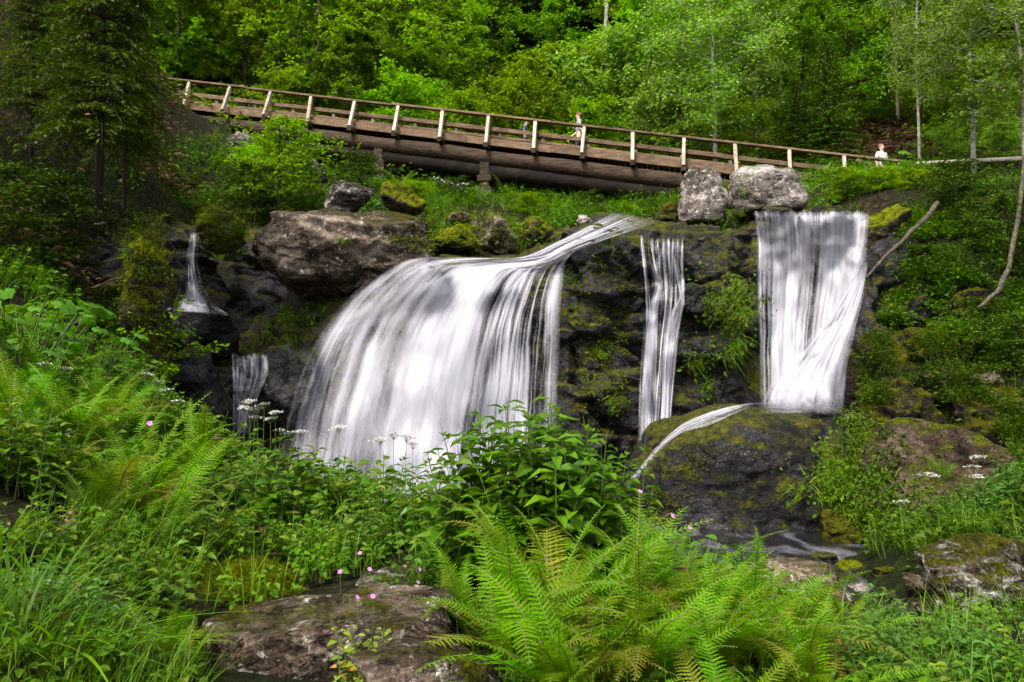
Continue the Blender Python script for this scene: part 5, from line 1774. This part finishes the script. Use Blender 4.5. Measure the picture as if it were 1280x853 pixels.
for px, py in [(450, 692), (462, 712), (446, 747), (466, 746), (557, 758), (524, 712), (571, 768), (522, 728), (425, 715), (504, 804)]:
    pink(px, py, 3.95 if py > 735 else 4.6, .95, 'tiny pink flower on a thin stalk above the long slab', 'pink flowers around the slab')
for px, py in [(800, 615), (840, 645), (862, 660)]:
    pink(px, py, 4.2, 1.0, 'tiny violet pink flower above the bright ferns', 'pink flowers above the ferns')
for px, py in [(28, 562), (84, 545), (72, 616), (187, 530)]:
    pink(px, py, 5.6, 1.5, 'pink flower among the ferns of the left bank', 'pink flowers on the left bank')


# ------------------------------------------------------------------ grasses
def tuft_mesh(seed, n, L, W, mat, hang=0.0, seg=5, name='grass_tuft', rad=.06, up=1.0):
    rs = np.random.RandomState(seed)
    a = rs.rand(n) * 6.283
    r = rad * np.sqrt(rs.rand(n))
    root = np.stack([r * np.cos(a), r * np.sin(a), np.zeros(n)], 1)
    o = rs.uniform(.15, .7, n)
    d0 = np.stack([np.cos(a) * o, np.sin(a) * o, np.full(n, up) * rs.uniform(.4, 1.2, n)], 1)
    d0 /= np.linalg.norm(d0, axis=1, keepdims=True) + .35 * (hang > 0)
    b = rs.uniform(.25, .95, n) * (.35 if hang > 0 else 1)
    bend = np.stack([np.cos(a) * b, np.sin(a) * b, -b * rs.uniform(.5, 1.2, n) - hang], 1)
    mb = MB()
    mb.blades(root, d0, bend, L * rs.uniform(.5, 1.1, n), W * rs.uniform(.7, 1.2, n), seg)
    return mb.mesh(name, M[mat])


LG = [tuft_mesh(s, 40, .62, .020, 'grass', seg=7) for s in (1, 2, 3)]
for px, Y, s, lab in [(30, 3.0, .9, 'tall broad bladed grass tuft in the lower left corner'), (95, 3.1, .95, 'tall grass tuft right of the lower left corner'),
                      (150, 3.3, .8, 'arching grass tuft left of the small fern by the slab'), (60, 3.7, .9, 'grass tuft behind the lower left corner tufts'),
                      (10, 4.2, .9, 'grass tuft at the left edge below the herbs'), (130, 4.0, .8, 'grass tuft below the broken pale stump'),
                      (190, 3.9, .6, 'short grass tuft beside the mossy ridge'), (80, 2.6, .6, 'grass tuft at the very bottom on the left'),
                      (1000, 3.1, .5, 'grass tuft between the right ferns at the bottom'), (620, 3.0, .45, 'grass tuft under the large upright fern')]:
    x = (px - 640) / FPX * Y
    o = link('grass_tuft', LG[prnd.randrange(3)], None, (x, Y, g1(x, Y) - .02), (0, 0, prnd.random() * 6.28), (s, s, s))
    tag(o, lab, 'grass', 'long grass tufts in front', 'thing')
# hanging grass and moss beards on the rocks
def hanging_mesh(seed):
    rs = np.random.RandomState(seed); rnd = random.Random(seed)
    mb = MB()
    for c in range(7):
        n = rnd.randint(18, 40)
        cx, cy = rnd.gauss(0, .20), rnd.gauss(0, .20)
        a = rs.rand(n) * 6.283
        root = np.stack([cx + rs.normal(size=n) * .05, cy + rs.normal(size=n) * .05, np.full(n, -.02)], 1)
        o = rs.uniform(.1, .5, n)
        d0 = np.stack([np.cos(a) * o, np.sin(a) * o, rs.uniform(.1, .5, n)], 1)
        b = rs.uniform(.0, .25, n)
        bend = np.stack([np.cos(a) * b, np.sin(a) * b, -rs.uniform(.5, 1.3, n)], 1)
        mb.blades(root, d0, bend, rs.uniform(.12, .5, n) * rnd.uniform(.6, 1.2), rs.uniform(.005, .011, n), 5)
        m = 26
        p = np.stack([cx + rs.normal(size=m) * .10, cy + rs.normal(size=m) * .10, rs.uniform(-.12, .08, m)], 1)
        L = rs.uniform(.025, .07, m)
        mb.leaves(p, rs.normal(size=(m, 3)) + np.array([0, 0, -.4]), rs.normal(size=(m, 3)) * .5 + np.array([0, 0, 1]), L, L * .6, .1, mat=1)
    return mb.mesh('hanging_tuft', [M['drygrass'], M['slope']])


HGm = [hanging_mesh(s) for s in (5, 6, 7, 8, 9)]
for px, py, s, lab in [
    (1095, 566, 2.2, 'thick hanging grass on the left side of the brown boulder'), (1075, 590, 2.0, 'lower hanging grass beside the left side of the brown boulder'),
    (1098, 552, 1.6, 'hanging grass over the top of the brown boulder'), (1105, 615, 2.0, 'hanging grass trailing to the stream below the brown boulder'),
    (904, 366, 2.4, 'bright hanging grass left of the straight fall, uppermost'), (902, 398, 2.5, 'bright hanging grass left of the straight fall, halfway'),
    (893, 436, 2.3, 'straggling hanging grass left of the straight fall, lowest'),
    (372, 396, 2.6, 'bright grass on the ledge left of the main fall crest'), (396, 388, 2.2, 'grass tuft touching the left edge of the main fall'), (360, 412, 2.2, 'grass tuft at the dark recess side of the ledge'),
    (914, 380, 2.0, 'bright hanging grass touching the left edge of the straight fall'), (885, 465, 2.0, 'thin hanging grass above the curling stream'),
    (768, 318, 1.1, 'moss beard hanging at the top of the dark middle cliff'), (716, 345, 1.2, 'moss beard at the right edge of the main fall'),
    (752, 430, 1.2, 'moss beard halfway down the dark middle cliff'), (772, 500, 1.2, 'moss beard low on the dark middle cliff'), (716, 380, .6, 'second moss beard beside the main fall'),
    (278, 282, 1.2, 'moss and grass beard on the bright moss mound'), (292, 310, 1.0, 'drooping grass under the bright moss mound'),
    (182, 330, 1.2, 'moss beard high on the mossy rock pillar'), (192, 400, 1.2, 'moss beard halfway on the mossy rock pillar'), (166, 300, 1.2, 'moss beard on top of the mossy rock pillar'),
    (925, 262, 1.0, 'grass hanging below the wide pale boulder'), (1110, 372, 1.9, 'hanging grass on the bank right of the straight fall'), (1116, 408, 1.8, 'grass overhanging the tall dark flanking rock'),
    (1130, 345, 1.9, 'hanging grass under the fallen log'), (430, 300, .5, 'small grass spray on the face of the broad brown boulder')]:
    p, nr = hit(px, py)
    o = link('hanging_tuft', HGm[prnd.randrange(5)], None, tuple(p), (0, 0, 0), (s * prnd.uniform(.7, 1.1), s * .8, s * prnd.uniform(.8, 1.15)))
    q = Vector((0, 0, 1)).rotation_difference((nr + Vector((0, 0, .5))).normalized())
    o.rotation_euler = (q @ Quaternion((0, 0, 1), prnd.random() * 6.28)).to_euler()
    tag(o, lab, 'grass', 'hanging grass on the rocks', 'thing')


for px, py in drop_px([(1046, 580), (1075, 552), (1090, 548), (1108, 575), (1110, 640), (1090, 655), (1060, 640)], 11, prnd):
    p, nr = hit(px, py)
    s = prnd.uniform(1.5, 2.2)
    o = link('hanging_tuft', HGm[prnd.randrange(5)], None, tuple(p), (0, 0, 0), (s * .8, s * .8, s * .95))
    q = Vector((0, 0, 1)).rotation_difference((nr + Vector((0, 0, .5))).normalized())
    o.rotation_euler = (q @ Quaternion((0, 0, 1), prnd.random() * 6.28)).to_euler()
    tag(o, 'tuft of the grass that drapes the left side of the brown boulder', 'grass', 'grass draping the brown boulder', 'thing')


# ------------------------------------------------------------------ ground cover nobody could count
def cover(name, spots, mat, leaf, h, k, wl=.55, shape=0, seed=0, rad=.16, upr=1.0, grass=0, gl=.3, gw=.007):
    rs = np.random.RandomState(seed)
    S = np.array([tuple(p) for p, n in spots]); Nr = np.array([tuple(n) for p, n in spots])
    n = len(S)
    if n == 0: return
    hh = h * rs.uniform(.4, 1.2, (n, 1))
    idx = np.repeat(np.arange(n), k)
    t = rs.rand(len(idx), 1) ** .7
    upv = Nr[idx] * .5 + np.array([0, 0, .75])
    a = rs.rand(len(idx)) * 6.283
    lat = np.stack([np.cos(a), np.sin(a), rs.uniform(-.3, .45, len(idx))], 1)
    c = S[idx] + upv * hh[idx] * t + lat * rad * np.sqrt(rs.rand(len(idx), 1))
    L = leaf * rs.uniform(.55, 1.25, len(idx)) * (.8 + .3 * rs.rand(n)[idx])
    nr = rs.normal(size=c.shape) * .5 + np.array([0, 0, upr]) + Nr[idx] * .4
    mb = MB()
    mb.leaves(c, lat, nr, L, L * wl, .12, shape, droop=.2)
    if grass:
        gi = np.repeat(np.arange(n), grass)
        m = len(gi); a = rs.rand(m) * 6.283; o = rs.uniform(.1, .6, m); b = rs.uniform(.1, .6, m)
        root = S[gi] + np.stack([np.cos(a) * rad * .6, np.sin(a) * rad * .6, np.full(m, -.02)], 1)
        d0 = np.stack([np.cos(a) * o, np.sin(a) * o, np.ones(m)], 1) + Nr[gi] * .4
        bend = np.stack([np.cos(a) * b, np.sin(a) * b, -b], 1)
        mb.blades(root, d0, bend, gl * rs.uniform(.5, 1.2, m), gw * rs.uniform(.7, 1.3, m), 4, mat=1)
    o = mb.build(name, [M[mat], M['grass']])
    tag(o, kind='stuff')
    return o


def plan(n, x0, x1, y0, y1, rnd, ok=None, gap=None):
    xy = np.array([(rnd.uniform(x0, x1), rnd.uniform(y0, y1)) for _ in range(n)])
    z = G(xy)
    e = .15
    zx = G(xy + np.array([e, 0])); zy = G(xy + np.array([0, e]))
    out = []
    for i in range(n):
        x, y = xy[i]
        nr = Vector((-(zx[i] - z[i]) / e, -(zy[i] - z[i]) / e, 1)).normalized()
        if z[i] < .06 or (ok and not ok(x, y, z[i])): continue
        if gap is not None and noise.fractal(Vector((x, y, 0)) * gap[0], 1.0, 2.0, 3) < gap[1]: continue
        out.append((Vector((x, y, z[i])), nr))
    return out


crn = random.Random(8)
slab = lambda x, y: (2.2 < y < 4.5 and -.42 * y < x < -.03 * y)
cover('dead_stalks', plan(300, -5.5, 4, 2.4, 11, crn, lambda x, y, z: abs(x) < .7 * y and not slab(x, y)), 'dead', .16, .22, 2, .025, 0, 24, .12)
cover('dead_twigs', plan(2600, -24, -7, 13, 28, crn, lambda x, y, z: -.95 * y < x < -.42 * y), 'dead', .26, .3, 8, .09, 0, 20, .35)
cover('dead_twigs', plan(1500, 11, 22, 28, 46, crn, lambda x, y, z: .40 < x / y < .53), 'dead', .5, .4, 8, .09, 0, 21, .6)
cover('undergrowth', plan(3600, -7.5, 4.4, 1.6, 6.5, crn, lambda x, y, z: abs(x) < .95 * y + 1.2 and not slab(x, y), gap=(1.5, .06)), 'herb', .070, .20, 9, .6, 1, 1, .10, grass=6, gl=.30, gw=.006)
cover('undergrowth', plan(4400, -13.5, 2.2, 6.5, 13.2, crn, lambda x, y, z: abs(x) < 1.02 * y, gap=(1.0, .08)), 'herb', .11, .40, 11, .65, 1, 2, .15, grass=4, gl=.45, gw=.008)
cover('undergrowth', plan(2200, 4.2, 14, 5, 14.0, crn, lambda x, y, z: x < 1.0 * y and not (.40 < x / y < .60 and 10.8 < y < 13.2), gap=(.9, -.1)), 'slope', .11, .25, 12, .6, 0, 3, .17, grass=4, gl=.4, gw=.009)
cover('undergrowth', drop([(1140, 255), (1290, 225), (1290, 470), (1200, 440), (1100, 405), (1120, 330)], 1000, crn, gap=(1.5, .10)), 'slope', .11, .24, 12, .55, 0, 4, .18, grass=3, gl=.35, gw=.009)
cover('undergrowth', drop([(1085, 420), (1290, 440), (1290, 690), (1255, 640), (1245, 540), (1150, 518), (1085, 520)], 600, crn, gap=(1.4, .05)), 'slope', .09, .2, 11, .5, 0, 44, .16, grass=4, gl=.35, gw=.008)
cover('undergrowth', plan(2400, -10, 12, 18.6, 28.5, crn, lambda x, y, z: abs(x) < .72 * y and not (1.6 < x < 4.4 and y < 21.5), gap=(.9, -.05)), 'herb', .16, .34, 11, .55, 0, 5, .25, grass=4, gl=.5, gw=.014)
cover('undergrowth', plan(4200, -30, 30, 28.5, 50, crn, lambda x, y, z: abs(x) < .75 * y and not (.40 < x / y < .52 and crn.random() < .8), gap=(.4, -.1)), 'maple', .26, .7, 12, .6, 0, 6, .55)
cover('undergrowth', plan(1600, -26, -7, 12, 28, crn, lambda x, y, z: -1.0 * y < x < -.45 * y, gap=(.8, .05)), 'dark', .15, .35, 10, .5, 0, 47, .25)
cover('undergrowth', plan(2600, 9, 42, 15, 46, crn, lambda x, y, z: .38 < x / y < .95 and (y > 26 or x / y > .62), gap=(.5, .0)), 'slope', .24, .5, 11, .5, 0, 48, .5)
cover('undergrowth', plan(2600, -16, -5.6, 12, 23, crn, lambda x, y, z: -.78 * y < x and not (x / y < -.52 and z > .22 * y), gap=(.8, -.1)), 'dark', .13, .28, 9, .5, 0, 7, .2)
cover('undergrowth', plan(700, -3.2, -1.2, 1.5, 3.6, crn, lambda x, y, z: x < -.40 * y), 'herb', .05, .14, 9, .6, 1, 51, .09, grass=10, gl=.22, gw=.006)
cover('moss', drop([(700, 300), (800, 290), (800, 420), (760, 560), (705, 520)], 240, crn), 'moss', .05, .05, 14, .5, 0, 9, .10)
cover('moss', drop([(545, 268), (700, 262), (700, 318), (540, 330), (480, 300)], 260, crn), 'moss', .07, .05, 14, .5, 0, 10, .12)
cover('moss', drop([(240, 258), (310, 255), (305, 320), (250, 330)], 220, crn), 'moss', .06, .06, 16, .5, 0, 11, .10)
cover('moss', drop([(150, 262), (214, 262), (214, 500), (160, 500)], 420, crn), 'moss', .05, .06, 14, .5, 0, 12, .10)
cover('moss', drop([(250, 700), (378, 700), (378, 752), (250, 752)], 260, crn, ymin=4.55), 'moss', .016, .03, 40, .3, 0, 13, .04)
cover('moss', drop([(850, 640), (900, 560), (800, 560), (790, 640), (850, 700)], 120, crn), 'moss', .035, .03, 14, .5, 0, 14, .07)
# ------------------------------------------------------------------ light
w = bpy.data.worlds.new('World'); sc.world = w
w.use_nodes = True
nt = w.node_tree
nt.nodes.clear()
sky = nt.nodes.new('ShaderNodeTexSky'); sky.sky_type = 'NISHITA'; sky.sun_disc = False
SUN_EL, SUN_AZ = R(53), R(213)      # azimuth measured clockwise from +Y: behind us, to the left
sky.sun_elevation = SUN_EL; sky.sun_rotation = SUN_AZ
sky.air_density = 1.0; sky.dust_density = 3.0; sky.ozone_density = 1.0
hs = nt.nodes.new('ShaderNodeHueSaturation'); hs.inputs['Saturation'].default_value = .35
bg = nt.nodes.new('ShaderNodeBackground'); bg.inputs['Strength'].default_value = .085
out = nt.nodes.new('ShaderNodeOutputWorld')
nt.links.new(sky.outputs[0], hs.inputs['Color']); nt.links.new(hs.outputs[0], bg.inputs['Color']); nt.links.new(bg.outputs[0], out.inputs['Surface'])
ld = bpy.data.lights.new('sun', 'SUN'); ld.energy = 1.5; ld.angle = R(14); ld.color = (1, .96, .88)
lo = bpy.data.objects.new('sun', ld); COL.objects.link(lo)
d = Vector((math.sin(SUN_AZ) * math.cos(SUN_EL), math.cos(SUN_AZ) * math.cos(SUN_EL), math.sin(SUN_EL)))
lo.rotation_euler = d.to_track_quat('Z', 'Y').to_euler()
sc.view_settings.view_transform = 'Standard'
try: sc.view_settings.look = 'None'
except Exception: pass
sc.view_settings.exposure = 2.3
sc.view_settings.gamma = 1.0
sc.view_settings.use_curve_mapping = False
sc.render.engine = 'CYCLES'
sc.cycles.max_bounces = 4
sc.cycles.diffuse_bounces = 2
sc.cycles.glossy_bounces = 2
sc.cycles.transmission_bounces = 4
sc.cycles.transparent_max_bounces = 10
sc.cycles.caustics_reflective = False
sc.cycles.caustics_refractive = False
sc.cycles.sample_clamp_indirect = 4
sc.cycles.use_denoising = True
sc.cycles.use_adaptive_sampling = True
sc.cycles.adaptive_threshold = .04
sc.render.use_persistent_data = False
